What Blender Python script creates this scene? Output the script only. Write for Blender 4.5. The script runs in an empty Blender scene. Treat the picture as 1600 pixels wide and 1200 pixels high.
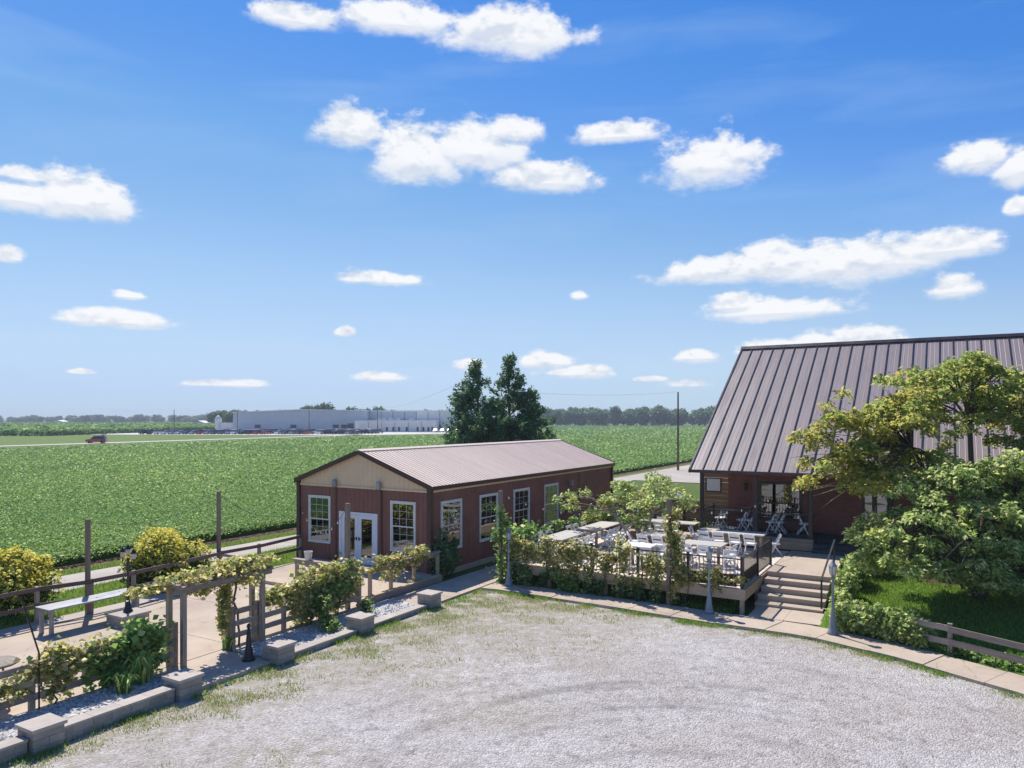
import bpy, math, random
import numpy as np
from mathutils import Vector, Matrix

R = math.radians
scene = bpy.context.scene
COL = scene.collection

# ------------------------------------------------------------------ camera
F = 1150.0            # focal length in pixels of a 1600 px wide frame
HOR = 655.0           # horizon row in that frame
CAMZ = 6.0
cam_d = bpy.data.cameras.new('camera')
cam_d.sensor_width = 36.0
cam_d.lens = F / 1600 * 36
cam_d.shift_y = (HOR - 600) / 1600
cam_d.clip_start = 0.1
cam_d.clip_end = 20000
cam = bpy.data.objects.new('camera', cam_d)
cam.location = (0, 0, CAMZ)
cam.rotation_euler = (R(90), 0, 0)
COL.objects.link(cam)
scene.camera = cam

# ------------------------------------------------------------------ view
scene.view_settings.view_transform = 'Standard'
scene.view_settings.look = 'None'
scene.view_settings.gamma = 1.0
scene.view_settings.use_curve_mapping = False
scene.view_settings.exposure = 0.5
scene.cycles.max_bounces = 6
scene.cycles.diffuse_bounces = 3
scene.cycles.glossy_bounces = 3
scene.cycles.transmission_bounces = 3
scene.cycles.transparent_max_bounces = 8
scene.cycles.volume_bounces = 0
scene.cycles.caustics_reflective = False
scene.cycles.caustics_refractive = False
try:
    scene.cycles.use_denoising = True
except Exception:
    pass

# ------------------------------------------------------------------ sun and sky
SUN_EL = R(54)
SUN_AZ = R(-27)       # from +Y towards +X
sun_dir = Vector((math.sin(SUN_AZ) * math.cos(SUN_EL), math.cos(SUN_AZ) * math.cos(SUN_EL), math.sin(SUN_EL)))
sd = bpy.data.lights.new('sun', 'SUN')
sd.energy = 4.3
sd.angle = R(0.53)
sd.color = (1.0, 0.945, 0.86)
sun = bpy.data.objects.new('sun', sd)
sun.rotation_euler = sun_dir.to_track_quat('Z', 'Y').to_euler()
sun.location = (0, 0, 60)
COL.objects.link(sun)

world = bpy.data.worlds.new('World')
scene.world = world
world.use_nodes = True

SKY_STR = 0.15
def build_sky():
    nt = world.node_tree
    N, L = nt.nodes, nt.links
    N.clear()
    out = N.new('ShaderNodeOutputWorld')
    sky = N.new('ShaderNodeTexSky')
    sky.sky_type = 'NISHITA'
    sky.sun_disc = False
    sky.sun_elevation = SUN_EL
    sky.sun_rotation = SUN_AZ
    sky.altitude = 150
    sky.air_density = 1.0
    sky.dust_density = 0.0
    sky.ozone_density = 2.2
    # graded to the day's colour: raw radiance / 12 through a curve for each channel
    sc_ = N.new('ShaderNodeVectorMath'); sc_.operation = 'SCALE'; sc_.inputs['Scale'].default_value = 1 / 12
    L.new(sky.outputs[0], sc_.inputs[0])
    cv = N.new('ShaderNodeRGBCurve')
    L.new(sc_.outputs[0], cv.inputs['Color'])
    for ch, pts in enumerate((((0, 0), (.10, .035), (.141, .075), (.17, .125), (.2, .20), (.29, .365), (.36, .445), (.48, .525), (.75, .54), (1, .56)),
                              ((0, 0), (.16, .17), (.236, .27), (.29, .35), (.32, .42), (.465, .60), (.54, .655), (.66, .715), (.8, .705), (1, .71)),
                              ((0, 0), (.25, .50), (.42, .768), (.5, .845), (.6, .86), (.7, .935), (.77, .96), (1, .98)))):
        c_ = cv.mapping.curves[ch]
        while len(c_.points) < len(pts): c_.points.new(.5, .5)
        for p_, (x_, y_) in zip(c_.points, pts): p_.location = (x_, y_); p_.handle_type = 'VECTOR'
    cv.mapping.extend = 'HORIZONTAL'
    cv.mapping.update()
    # ---- cumulus: a group that returns the distance field of all clouds at (az, el, el)
    def px(x, y, w, h, k=1.9):
        az = math.atan((x - 800) / F)
        el = math.atan((HOR - y) / F * math.cos(az))
        c = math.cos(az) ** 2
        return (az, el, 1.03 * w / F * c, 1.06 * h / F * math.cos(az), k)
    cl = [px(*c) for c in (
        (120, 285, 92, 50), (30, 292, 70, 30), (40, 265, 50, 18), (540, 183, 62, 36), (650, 215, 82, 58), (740, 205, 92, 50),
        (800, 190, 45, 28), (850, 264, 90, 30), (965, 196, 66, 22), (1110, 225, 86, 52), (1530, 228, 64, 34), (1600, 236, 48, 44),
        (1150, 408, 135, 30), (1210, 390, 70, 42), (1310, 390, 120, 48), (1390, 388, 80, 34), (1480, 372, 110, 28),
        (1205, 473, 122, 24), (1150, 465, 55, 22), (1490, 438, 46, 26), (1330, 526, 116, 32), (1200, 537, 70, 18), (1093, 549, 34, 15),
        (465, 14, 68, 22), (625, 14, 82, 28), (800, 32, 112, 40), (583, 428, 68, 16), (185, 490, 84, 20), (205, 455, 32, 12),
        (12, 391, 26, 18), (541, 514, 18, 11), (730, 566, 28, 12), (596, 583, 50, 12), (860, 556, 46, 18), (905, 575, 60, 15),
        (125, 577, 26, 7), (360, 595, 64, 9), (1590, 316, 22, 18), (905, 457, 16, 10), (1075, 596, 40, 8), (1010, 590, 30, 6))]
    g = bpy.data.node_groups.new('cumulus_field', 'ShaderNodeTree')
    g.interface.new_socket('vec', in_out='INPUT', socket_type='NodeSocketVector')
    g.interface.new_socket('dist', in_out='OUTPUT', socket_type='NodeSocketFloat')
    gi = g.nodes.new('NodeGroupInput')
    go = g.nodes.new('NodeGroupOutput')
    acc = None
    for (az, el, w, h, k) in cl:
        ma = g.nodes.new('ShaderNodeVectorMath'); ma.operation = 'MULTIPLY_ADD'
        ma.inputs[1].default_value = (1 / w, 1 / h, -k / h)
        ma.inputs[2].default_value = (-az / w, -(el - h * .55) / h, k * (el - h * .55) / h)
        mx = g.nodes.new('ShaderNodeVectorMath'); mx.operation = 'MAXIMUM'
        mx.inputs[1].default_value = (-1e6, 0, 0)
        ln = g.nodes.new('ShaderNodeVectorMath'); ln.operation = 'LENGTH'
        g.links.new(gi.outputs[0], ma.inputs[0]); g.links.new(ma.outputs[0], mx.inputs[0]); g.links.new(mx.outputs[0], ln.inputs[0])
        if acc is None:
            acc = ln.outputs['Value']
        else:
            mn = g.nodes.new('ShaderNodeMath'); mn.operation = 'SMOOTH_MIN'
            mn.inputs[2].default_value = 0.16
            g.links.new(acc, mn.inputs[0]); g.links.new(ln.outputs['Value'], mn.inputs[1])
            acc = mn.outputs[0]
    g.links.new(acc, go.inputs[0])

    tc = N.new('ShaderNodeTexCoord')
    sp = N.new('ShaderNodeSeparateXYZ')
    L.new(tc.outputs['Generated'], sp.inputs[0])
    def M(op, a, b=None, clamp=False):
        m = N.new('ShaderNodeMath'); m.operation = op; m.use_clamp = clamp
        for i, v in enumerate((a, b)):
            if v is None: continue
            if isinstance(v, (int, float)): m.inputs[i].default_value = v
            else: L.new(v, m.inputs[i])
        return m.outputs[0]
    az = M('ARCTAN2', sp.outputs[0], sp.outputs[1])
    el = M('ARCSINE', sp.outputs[2])
    def comb(e):
        c = N.new('ShaderNodeCombineXYZ')
        L.new(az, c.inputs[0]); L.new(e, c.inputs[1]); L.new(e, c.inputs[2])
        return c.outputs[0]
    def noise(scale, detail, rough, vec, dist=0.0):
        t = N.new('ShaderNodeTexNoise')
        t.inputs['Scale'].default_value = scale; t.inputs['Detail'].default_value = detail
        t.inputs['Roughness'].default_value = rough; t.inputs['Distortion'].default_value = dist
        L.new(vec, t.inputs['Vector'])
        return t.outputs['Fac']
    mp = N.new('ShaderNodeMapping')
    mp.inputs['Scale'].default_value = (1, 1, 1.7)
    L.new(tc.outputs['Generated'], mp.inputs['Vector'])
    up_v = N.new('ShaderNodeVectorMath'); up_v.operation = 'ADD'; up_v.inputs[1].default_value = (0, 0, .016)
    L.new(mp.outputs[0], up_v.inputs[0])
    n1 = noise(17, 6, 0.58, mp.outputs[0], .1)
    n1u = noise(17, 3, 0.58, up_v.outputs[0], .1)
    k = 1 / SKY_STR / (2 ** scene.view_settings.exposure)
    tint = N.new('ShaderNodeVectorMath'); tint.operation = 'SCALE'; tint.inputs['Scale'].default_value = k
    L.new(cv.outputs[0], tint.inputs[0])
    mp2 = N.new('ShaderNodeMapping')
    mp2.inputs['Scale'].default_value = (1.0, 1.0, 5.5)
    mp2.inputs['Rotation'].default_value = (0, R(9), 0)
    L.new(tc.outputs['Generated'], mp2.inputs['Vector'])
    wz = N.new('ShaderNodeMapRange')
    wz.inputs['From Min'].default_value = 0.5; wz.inputs['From Max'].default_value = 0.85
    wz.inputs['To Max'].default_value = 0.34
    L.new(noise(3.2, 4, .55, mp2.outputs[0], .4), wz.inputs['Value'])
    mixw = N.new('ShaderNodeMix'); mixw.data_type = 'RGBA'
    L.new(wz.outputs[0], mixw.inputs['Factor']); L.new(tint.outputs[0], mixw.inputs['A'])
    mixw.inputs['B'].default_value = (.42 * k, .62 * k, .92 * k, 1)
    # cloud tone: relief from the noise, bases a little greyer
    up = N.new('ShaderNodeMapRange')
    up.inputs['From Min'].default_value = -0.13; up.inputs['From Max'].default_value = 0.02
    L.new(M('SUBTRACT', n1u, n1), up.inputs['Value'])
    cc = N.new('ShaderNodeMix'); cc.data_type = 'RGBA'
    cc.inputs['A'].default_value = (.70 * k, .76 * k, .86 * k, 1)
    cc.inputs['B'].default_value = (.97 * k, .98 * k, 1.0 * k, 1)
    L.new(up.outputs[0], cc.inputs['Factor'])
    def layer(alpha, tone=None):
        m_ = N.new('ShaderNodeMix'); m_.data_type = 'RGBA'
        L.new(alpha, m_.inputs['Factor']); L.new(mixw.outputs['Result'], m_.inputs['A']); L.new(tone or cc.outputs['Result'], m_.inputs['B'])
        b_ = N.new('ShaderNodeBackground'); b_.inputs['Strength'].default_value = SKY_STR
        L.new(m_.outputs['Result'], b_.inputs['Color'])
        return b_.outputs[0]
    def step(v, a, b):
        mr = N.new('ShaderNodeMapRange'); mr.interpolation_type = 'SMOOTHSTEP'
        mr.inputs['From Min'].default_value = a; mr.inputs['From Max'].default_value = b
        L.new(v, mr.inputs['Value']); return mr.outputs[0]
    # the quarter of the sky with the known clouds
    n2 = noise(60, 4, 0.6, mp.outputs[0])
    nsum = M('ADD', M('MULTIPLY', M('SUBTRACT', n1, .5), 1.75), M('MULTIPLY', M('SUBTRACT', n2, .5), .55))
    q = N.new('ShaderNodeGroup'); q.node_tree = g
    L.new(comb(el), q.inputs[0])
    q2 = N.new('ShaderNodeGroup'); q2.node_tree = g
    L.new(comb(M('ADD', el, .005)), q2.inputs[0])
    rise = M('SUBTRACT', q2.outputs[0], q.outputs[0])      # > 0 on the upper side of a cloud
    side = N.new('ShaderNodeMapRange'); side.inputs['From Min'].default_value = -.14; side.inputs['From Max'].default_value = .06
    L.new(rise, side.inputs['Value'])
    dd = M('ADD', q.outputs[0], nsum)
    soft, crisp = step(dd, 1.30, .36), step(dd, 1.10, .66)
    al = N.new('ShaderNodeMix'); al.data_type = 'FLOAT'
    L.new(side.outputs[0], al.inputs['Factor']); L.new(soft, al.inputs[2]); L.new(crisp, al.inputs[3])
    cA = N.new('ShaderNodeMix'); cA.data_type = 'RGBA'
    L.new(M('MULTIPLY', M('SUBTRACT', 1.0, side.outputs[0]), .55), cA.inputs['Factor'])
    L.new(cc.outputs['Result'], cA.inputs['A']); cA.inputs['B'].default_value = (.66 * k, .73 * k, .85 * k, 1)
    sA = layer(M('MULTIPLY', al.outputs[0], .97), cA.outputs['Result'])
    # the same fair-weather clouds all round the rest of the sky
    dv = N.new('ShaderNodeVectorMath'); dv.operation = 'DIVIDE'
    cz = N.new('ShaderNodeCombineXYZ'); zz = M('MAXIMUM', M('ADD', sp.outputs[2], .06), .03)
    for i in range(3): L.new(zz, cz.inputs[i])
    L.new(tc.outputs['Generated'], dv.inputs[0]); L.new(cz.outputs[0], dv.inputs[1])
    n3 = noise(1.25, 2, .5, dv.outputs[0])
    sB = layer(M('MULTIPLY', step(M('ADD', n3, M('MULTIPLY', M('SUBTRACT', n1, .5), .35)), .60, .68), .96))
    inside = M('MULTIPLY', M('LESS_THAN', M('ABSOLUTE', az), R(42)), M('LESS_THAN', M('ABSOLUTE', el), R(33)))
    ms = N.new('ShaderNodeMixShader')
    L.new(inside, ms.inputs[0]); L.new(sB, ms.inputs[1]); L.new(sA, ms.inputs[2])
    L.new(ms.outputs[0], out.inputs[0])
build_sky()
try:
    world.cycles.sampling_method = 'MANUAL'
    world.cycles.sample_map_resolution = 512
except Exception:
    pass

# ------------------------------------------------------------------ frames: a runs right-forward, b runs right-back (both buildings share these axes)
ANG = R(-30.6)
CA, SA = math.cos(ANG), math.sin(ANG)
C0 = (-3.07, 27.6)
def W(a, b, z=0.0):
    return Vector((C0[0] + a * CA - b * SA, C0[1] + a * SA + b * CA, z))
def toab(x, y):
    dx, dy = x - C0[0], y - C0[1]
    return dx * CA + dy * SA, -dx * SA + dy * CA
def at(x, y, Y):
    return Vector(((x - 800) * Y / F, Y, CAMZ - (y - HOR) * Y / F))

# ------------------------------------------------------------------ scene helpers
def link(o, parent=None):
    COL.objects.link(o)
    if parent is not None:
        o.parent = parent
    return o
def tag(o, label=None, cat=None, group=None, kind=None):
    if label: o['label'] = label
    if cat: o['category'] = cat
    if group: o['group'] = group
    if kind: o['kind'] = kind
    return o
def thing(name, label, cat, a, b, z=0.0, rot=0.0, group=None):
    o = bpy.data.objects.new(name, None)
    o.empty_display_size = .2
    o.location = W(a, b, z); o.rotation_euler = (0, 0, ANG + rot)
    link(o)
    return tag(o, label, cat, group)
def thing_w(name, label, cat, loc, rot=0.0, group=None):
    o = bpy.data.objects.new(name, None)
    o.empty_display_size = .2
    o.location = loc; o.rotation_euler = (0, 0, rot)
    link(o)
    return tag(o, label, cat, group)
def copy_tree(o, parent=None):
    c = o.copy()
    COL.objects.link(c)
    c.parent = parent
    for ch in o.children:
        copy_tree(ch, c)
    return c

class MB:
    def __init__(s): s.v = []; s.f = []
    def add(s, vs, fs):
        n = len(s.v); s.v += [tuple(v) for v in vs]; s.f += [tuple(i + n for i in f) for f in fs]; return s
    def box(s, x0, x1, y0, y1, z0, z1):
        return s.add([(x0, y0, z0), (x1, y0, z0), (x1, y1, z0), (x0, y1, z0), (x0, y0, z1), (x1, y0, z1), (x1, y1, z1), (x0, y1, z1)],
                     [(0, 3, 2, 1), (4, 5, 6, 7), (0, 1, 5, 4), (1, 2, 6, 5), (2, 3, 7, 6), (3, 0, 4, 7)])
    def bar(s, p, q, w, h, up=(0, 0, 1)):
        p, q = Vector(p), Vector(q); d = (q - p).normalized(); up = Vector(up)
        if abs(d.dot(up)) > .98: up = Vector((0, 1, 0))
        x = d.cross(up).normalized() * (w / 2); y = x.cross(d).normalized() * (h / 2)
        return s.add([p - x - y, p + x - y, p + x + y, p - x + y, q - x - y, q + x - y, q + x + y, q - x + y],
                     [(0, 1, 2, 3), (7, 6, 5, 4), (0, 4, 5, 1), (1, 5, 6, 2), (2, 6, 7, 3), (3, 7, 4, 0)])
    def tube(s, pts, rad, n=6, cap=True):
        pts = [Vector(p) for p in pts]; rs = rad if isinstance(rad, (list, tuple)) else [rad] * len(pts)
        vs = []; m = len(pts)
        d0 = (pts[1] - pts[0]).normalized()
        x = d0.orthogonal().normalized()
        for i, p in enumerate(pts):
            d = (pts[min(i + 1, m - 1)] - pts[max(i - 1, 0)]).normalized()
            x = (x - d * x.dot(d)).normalized(); y = d.cross(x)
            for k in range(n):
                t = 2 * math.pi * k / n
                vs.append(p + (x * math.cos(t) + y * math.sin(t)) * rs[i])
        fs = []
        for i in range(m - 1):
            for k in range(n):
                k2 = (k + 1) % n
                fs.append((i * n + k, i * n + k2, (i + 1) * n + k2, (i + 1) * n + k))
        if cap:
            fs.append(tuple(range(n - 1, -1, -1))); fs.append(tuple((m - 1) * n + k for k in range(n)))
        return s.add(vs, fs)
    def lathe(s, prof, c=(0, 0, 0), n=12, cap=True):
        vs = []; m = len(prof)
        for (r, z) in prof:
            for k in range(n):
                t = 2 * math.pi * k / n
                vs.append((c[0] + r * math.cos(t), c[1] + r * math.sin(t), c[2] + z))
        fs = []
        for i in range(m - 1):
            for k in range(n):
                k2 = (k + 1) % n
                fs.append((i * n + k, i * n + k2, (i + 1) * n + k2, (i + 1) * n + k))
        if cap:
            fs.append(tuple(range(n - 1, -1, -1))); fs.append(tuple((m - 1) * n + k for k in range(n)))
        return s.add(vs, fs)
    def prism(s, poly, z0, z1):
        n = len(poly)
        return s.add([(x, y, z0) for x, y in poly] + [(x, y, z1) for x, y in poly],
                     [tuple(range(n - 1, -1, -1)), tuple(range(n, 2 * n))] + [(i, (i + 1) % n, n + (i + 1) % n, n + i) for i in range(n)])
    def extr(s, poly, y0, y1):      # polygon in x, z pushed along y
        n = len(poly)
        return s.add([(x, y0, z) for x, z in poly] + [(x, y1, z) for x, z in poly],
                     [tuple(range(n)), tuple(range(2 * n - 1, n - 1, -1))] + [(i, n + i, n + (i + 1) % n, (i + 1) % n) for i in range(n)])
    def mesh(s, name, mat, smooth=False):
        me = bpy.data.meshes.new(name)
        me.from_pydata(s.v, [], s.f); me.update()
        if smooth: me.polygons.foreach_set('use_smooth', [True] * len(me.polygons))
        if mat: me.materials.append(mat)
        return me
    def build(s, name, mat, parent=None, smooth=False, loc=None, rot=0.0):
        o = bpy.data.objects.new(name, s.mesh(name, mat, smooth))
        if loc is not None: o.location = loc
        if rot: o.rotation_euler = (0, 0, rot)
        return link(o, parent)
def inst(name, me, parent=None, loc=(0, 0, 0), rot=(0, 0, 0), scale=None):
    o = bpy.data.objects.new(name, me)
    o.location = loc; o.rotation_euler = rot
    if scale: o.scale = scale
    return link(o, parent)
def on_ab(o, z=0.0, rot=0.0):
    """a mesh written in a, b coordinates"""
    o.location = W(0, 0, z); o.rotation_euler = (0, 0, ANG + rot)
    return o

# ------------------------------------------------------------------ materials
MAT = {}
def nodes_of(name):
    m = bpy.data.materials.new(name); m.use_nodes = True
    nt = m.node_tree; nt.nodes.clear()
    out = nt.nodes.new('ShaderNodeOutputMaterial')
    MAT[name] = m
    return m, nt, out
class NT:
    def __init__(s, nt): s.nt = nt
    def n(s, t, **kw):
        x = s.nt.nodes.new(t)
        for k, v in kw.items(): setattr(x, k, v)
        return x
    def l(s, a, b): s.nt.links.new(a, b)
    def math(s, op, a, b=None, clamp=False):
        m = s.n('ShaderNodeMath', operation=op, use_clamp=clamp)
        for i, v in enumerate((a, b)):
            if v is None: continue
            if isinstance(v, (int, float)): m.inputs[i].default_value = v
            else: s.l(v, m.inputs[i])
        return m.outputs[0]
    def noise(s, vec, scale, detail=4, rough=.55, dist=0):
        t = s.n('ShaderNodeTexNoise')
        t.inputs['Scale'].default_value = scale; t.inputs['Detail'].default_value = detail
        t.inputs['Roughness'].default_value = rough; t.inputs['Distortion'].default_value = dist
        s.l(vec, t.inputs['Vector']); return t.outputs['Fac']
    def rng(s, v, a, b, c=0.0, d=1.0, smooth=False):
        m = s.n('ShaderNodeMapRange')
        if smooth: m.interpolation_type = 'SMOOTHSTEP'
        m.inputs[1].default_value = a; m.inputs[2].default_value = b; m.inputs[3].default_value = c; m.inputs[4].default_value = d
        s.l(v, m.inputs[0]); return m.outputs[0]
    def mix(s, f, a, b, blend='MIX'):
        m = s.n('ShaderNodeMix', data_type='RGBA', blend_type=blend)
        for k, v in (('Factor', f), ('A', a), ('B', b)):
            sock = [i for i in m.inputs if i.name == k and (i.type == 'RGBA' or k == 'Factor')][0]
            if isinstance(v, (int, float)): sock.default_value = v
            elif isinstance(v, tuple): sock.default_value = (*v, 1) if len(v) == 3 else v
            else: s.l(v, sock)
        return [o for o in m.outputs if o.type == 'RGBA'][0]
    def ramp(s, f, stops, interp='LINEAR'):
        r = s.n('ShaderNodeValToRGB'); cr = r.color_ramp; cr.interpolation = interp
        while len(cr.elements) < len(stops): cr.elements.new(.5)
        for e, (p, c) in zip(cr.elements, stops): e.position = p; e.color = (*c, 1)
        s.l(f, r.inputs[0]); return r.outputs[0]
    def coords(s, stretch=(1, 1, 1), world=False, rnd=True):
        mp = s.n('ShaderNodeMapping'); mp.inputs['Scale'].default_value = stretch
        if world:
            s.l(s.n('ShaderNodeNewGeometry').outputs['Position'], mp.inputs[0])
        else:
            tc = s.n('ShaderNodeTexCoord'); s.l(tc.outputs['Object'], mp.inputs[0])
            if rnd:
                oi = s.n('ShaderNodeObjectInfo'); mm = s.math('MULTIPLY', oi.outputs['Random'], 57.0); s.l(mm, mp.inputs['Location'])
        return mp.outputs[0]
    def bsdf(s, out, color, rough=.6, metal=0.0, spec=.4, bump=None, bstr=.3, bdist=.02):
        b = s.n('ShaderNodeBsdfPrincipled')
        if isinstance(color, tuple): b.inputs['Base Color'].default_value = (*color, 1)
        else: s.l(color, b.inputs['Base Color'])
        if isinstance(rough, (int, float)): b.inputs['Roughness'].default_value = rough
        else: s.l(rough, b.inputs['Roughness'])
        b.inputs['Metallic'].default_value = metal
        b.inputs['Specular IOR Level'].default_value = spec
        if bump is not None:
            bp = s.n('ShaderNodeBump'); bp.inputs['Strength'].default_value = bstr; bp.inputs['Distance'].default_value = bdist
            s.l(bump, bp.inputs['Height']); s.l(bp.outputs[0], b.inputs['Normal'])
        if out is not None: s.l(b.outputs[0], out.inputs[0])
        return b

def simple(name, c1, c2=None, scale=3.0, rough=.6, metal=0.0, spec=.4, bstr=.25, bscale=None, stretch=(1, 1, 1), world=False, vary=.12, bdist=.01):
    """worn surface: two tones mixed by noise, a fine grain, a per-object shift, fine relief"""
    m, nt, out = nodes_of(name); t = NT(nt)
    v = t.coords(stretch, world)
    c2 = c2 or tuple(x * .75 for x in c1)
    n1 = t.noise(v, scale, 6, .6); n2 = t.noise(v, bscale or scale * 9, 4, .6)
    col = t.mix(t.rng(n1, .35, .68), c1, c2)
    col = t.mix(t.rng(n2, .3, .7, 0, .25), col, tuple(x * .55 for x in c1))
    if vary:
        oi = t.n('ShaderNodeObjectInfo')
        hs = t.n('ShaderNodeHueSaturation'); t.l(col, hs.inputs['Color'])
        t.l(t.rng(oi.outputs['Random'], 0, 1, 1 - vary, 1 + vary), hs.inputs['Value']); col = hs.outputs[0]
    t.bsdf(out, col, t.rng(n1, .3, .7, max(.05, rough - .1), min(1, rough + .1)), metal, spec, n2, bstr, bdist)
    return m
def wood(name, c1, c2, axis=0, rough=.75, vary=.18):
    st = [9, 9, 9]; st[axis] = .9
    return simple(name, c1, c2, 2.6, rough, 0, .25, .35, 14, tuple(st), vary=vary)
def leafm(name, stops, trans=.55, rough=.6, spec=.3, gain=2.45, drift=0.0):
    m, nt, out = nodes_of(name); t = NT(nt)
    geo = t.n('ShaderNodeNewGeometry')
    col = t.ramp(geo.outputs['Random Per Island'], [(p, tuple(min(.8, x * gain * q) for x, q in zip(c, (.94, 1.0, 1.1)))) for p, c in stops])
    if drift:
        v = t.coords((1, 1, 1), True); nz = t.noise(v, drift, 4, .6); row = t.noise(t.coords((1, .12, 1), True), drift * 5, 3, .6)
        hv = t.n('ShaderNodeHueSaturation'); t.l(col, hv.inputs['Color'])
        t.l(t.rng(t.math('ADD', t.math('MULTIPLY', nz, .65), t.math('MULTIPLY', row, .35)), .35, .66, .85, 1.16), hv.inputs['Value']); t.l(t.rng(nz, .35, .65, .515, .485), hv.inputs['Hue']); col = hv.outputs[0]
    b = t.bsdf(None, col, rough, 0, spec)
    tr = t.n('ShaderNodeBsdfTranslucent')
    hs = t.n('ShaderNodeHueSaturation'); hs.inputs['Value'].default_value = 1.25; hs.inputs['Hue'].default_value = .485
    t.l(col, hs.inputs['Color']); t.l(hs.outputs[0], tr.inputs[0])
    mx = t.n('ShaderNodeMixShader'); mx.inputs[0].default_value = trans
    t.l(b.outputs[0], mx.inputs[1]); t.l(tr.outputs[0], mx.inputs[2]); t.l(mx.outputs[0], out.inputs[0])
    return m
def glassm(name, tint=(.55, .6, .6), refl=.15, bumps=.006):
    m, nt, out = nodes_of(name); t = NT(nt)
    fr = t.n('ShaderNodeFresnel'); fr.inputs[0].default_value = 1.52
    v = t.coords((1, 1, 1)); nz = t.noise(v, .9, 2, .5)
    bp = t.n('ShaderNodeBump'); bp.inputs['Strength'].default_value = .25; bp.inputs['Distance'].default_value = bumps
    t.l(nz, bp.inputs['Height'])
    gl = t.n('ShaderNodeBsdfGlossy'); gl.inputs['Roughness'].default_value = .015; t.l(bp.outputs[0], gl.inputs['Normal'])
    tp = t.n('ShaderNodeBsdfTransparent'); tp.inputs[0].default_value = (*tint, 1)
    mx = t.n('ShaderNodeMixShader')
    t.l(t.math('ADD', t.math('MULTIPLY', fr.outputs[0], 1.9), refl, True), mx.inputs[0])
    t.l(tp.outputs[0], mx.inputs[1]); t.l(gl.outputs[0], mx.inputs[2]); t.l(mx.outputs[0], out.inputs[0])
    return m

simple('brown_steel', (.25, .106, .08), (.20, .085, .065), 1.2, .5, 0, .4, .05, 30, vary=.05)
simple('brown_trim', (.085, .034, .032), (.065, .027, .026), 2, .4, 0, .5, .05, 30, vary=.05)
simple('tan_steel', (.84, .61, .39), (.78, .56, .36), 1.2, .45, 0, .5, .05, 30, vary=.03)
simple('tan_roof', (.82, .67, .56), (.73, .585, .48), 1.1, .55, 0, .25, .05, 30, (.4, 3, .4), vary=.03)
simple('white_vinyl', (.78, .77, .73), (.70, .69, .65), 4, .45, 0, .4, .05, 30, vary=.03)
simple('white_door', (.80, .82, .86), (.74, .76, .80), 4, .4, 0, .4, .05, 30, vary=.02)
simple('seam_roof', (.30, .24, .225), (.255, .20, .19), 1.6, .40, 0, .55, .08, 5, (2.5, .25, .25), vary=.07)
simple('seam_trim', (.03, .022, .026), (.022, .017, .02), 1.5, .4, .2, .5, .05, 30)
simple('dark_gutter', (.07, .035, .036), (.05, .026, .028), 2, .4, 0, .5, .05, 30)
simple('black_metal', (.018, .018, .02), (.028, .026, .026), 3, .42, 0, .5, .05, 40)
simple('dark_frame', (.012, .012, .013), (.02, .02, .02), 3, .4, 0, .5, .05, 40)
simple('grey_cast', (.27, .30, .34), (.21, .235, .27), 6, .5, .1, .4, .15, 40)
simple('road_concrete', (.46, .41, .36), (.39, .345, .30), .35, .9, 0, .2, .25, 25, vary=.03)
simple('block_tan', (.39, .355, .32), (.31, .28, .25), 3, .92, 0, .15, .7, 32, vary=.13, bdist=.02)
simple('cap_tan', (.50, .445, .39), (.42, .37, .325), 3, .9, 0, .15, .5, 40, vary=.06)
wood('grey_wood_x', (.36, .30, .245), (.24, .195, .16), 0)
wood('grey_wood_y', (.36, .30, .245), (.24, .195, .16), 1)
wood('grey_wood_z', (.36, .30, .245), (.24, .195, .16), 2)
wood('dark_wood_x', (.18, .13, .11), (.12, .086, .074), 0)
wood('dark_wood_y', (.13, .09, .078), (.08, .056, .05), 1)
wood('dark_wood_z', (.12, .086, .075), (.075, .052, .046), 2)
wood('pale_wood_x', (.50, .375, .255), (.40, .29, .195), 0)
wood('pale_wood_y', (.50, .375, .255), (.40, .29, .195), 1)
wood('pale_wood_z', (.47, .36, .25), (.37, .275, .185), 2)
wood('deck_wood', (.76, .655, .56), (.66, .56, .47), 0, vary=.07)
wood('deck_wood_y', (.62, .51, .42), (.52, .42, .34), 1, vary=.07)
wood('cedar_x', (.36, .215, .125), (.27, .155, .09), 0)
wood('cedar_z', (.36, .215, .125), (.27, .155, .09), 2)
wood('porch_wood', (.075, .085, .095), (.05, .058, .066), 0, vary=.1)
wood('table_wood', (.56, .52, .47), (.46, .42, .37), 0, vary=.06)
wood('panel_brown', (.13, .078, .055), (.09, .053, .04), 2)
simple('zinc', (.34, .34, .35), (.28, .28, .29), 4, .45, .3, .5, .1, 30)
simple('white_resin', (.88, .88, .88), (.83, .83, .83), 5, .45, 0, .4, .05, 30, vary=.03)
simple('white_pail', (.72, .72, .70), (.62, .62, .60), 5, .5, 0, .4, .1, 30, vary=.03)
simple('bark', (.15, .11, .08), (.10, .075, .055), 5, .9, 0, .15, .8, 20, (1, 1, .25), bdist=.03)
simple('pale_bark', (.42, .33, .25), (.31, .24, .18), 5, .85, 0, .15, .6, 20, (1, 1, .3), bdist=.02)
simple('vine_stem', (.16, .11, .075), (.11, .075, .05), 6, .9, 0, .15, .5, 30)
simple('pole_wood', (.30, .235, .18), (.21, .165, .13), 4, .85, 0, .15, .5, 22, (1, 1, .12), bdist=.015)
simple('utility_wood', (.16, .125, .10), (.12, .095, .08), 3, .9, 0, .15, .4, 20, (1, 1, .2))
simple('cable', (.02, .02, .02), (.03, .03, .03), 3, .6, vary=0)
simple('bulb', (.80, .78, .70), (.75, .72, .62), 3, .15, 0, .6, .02, 10, vary=0)
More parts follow.
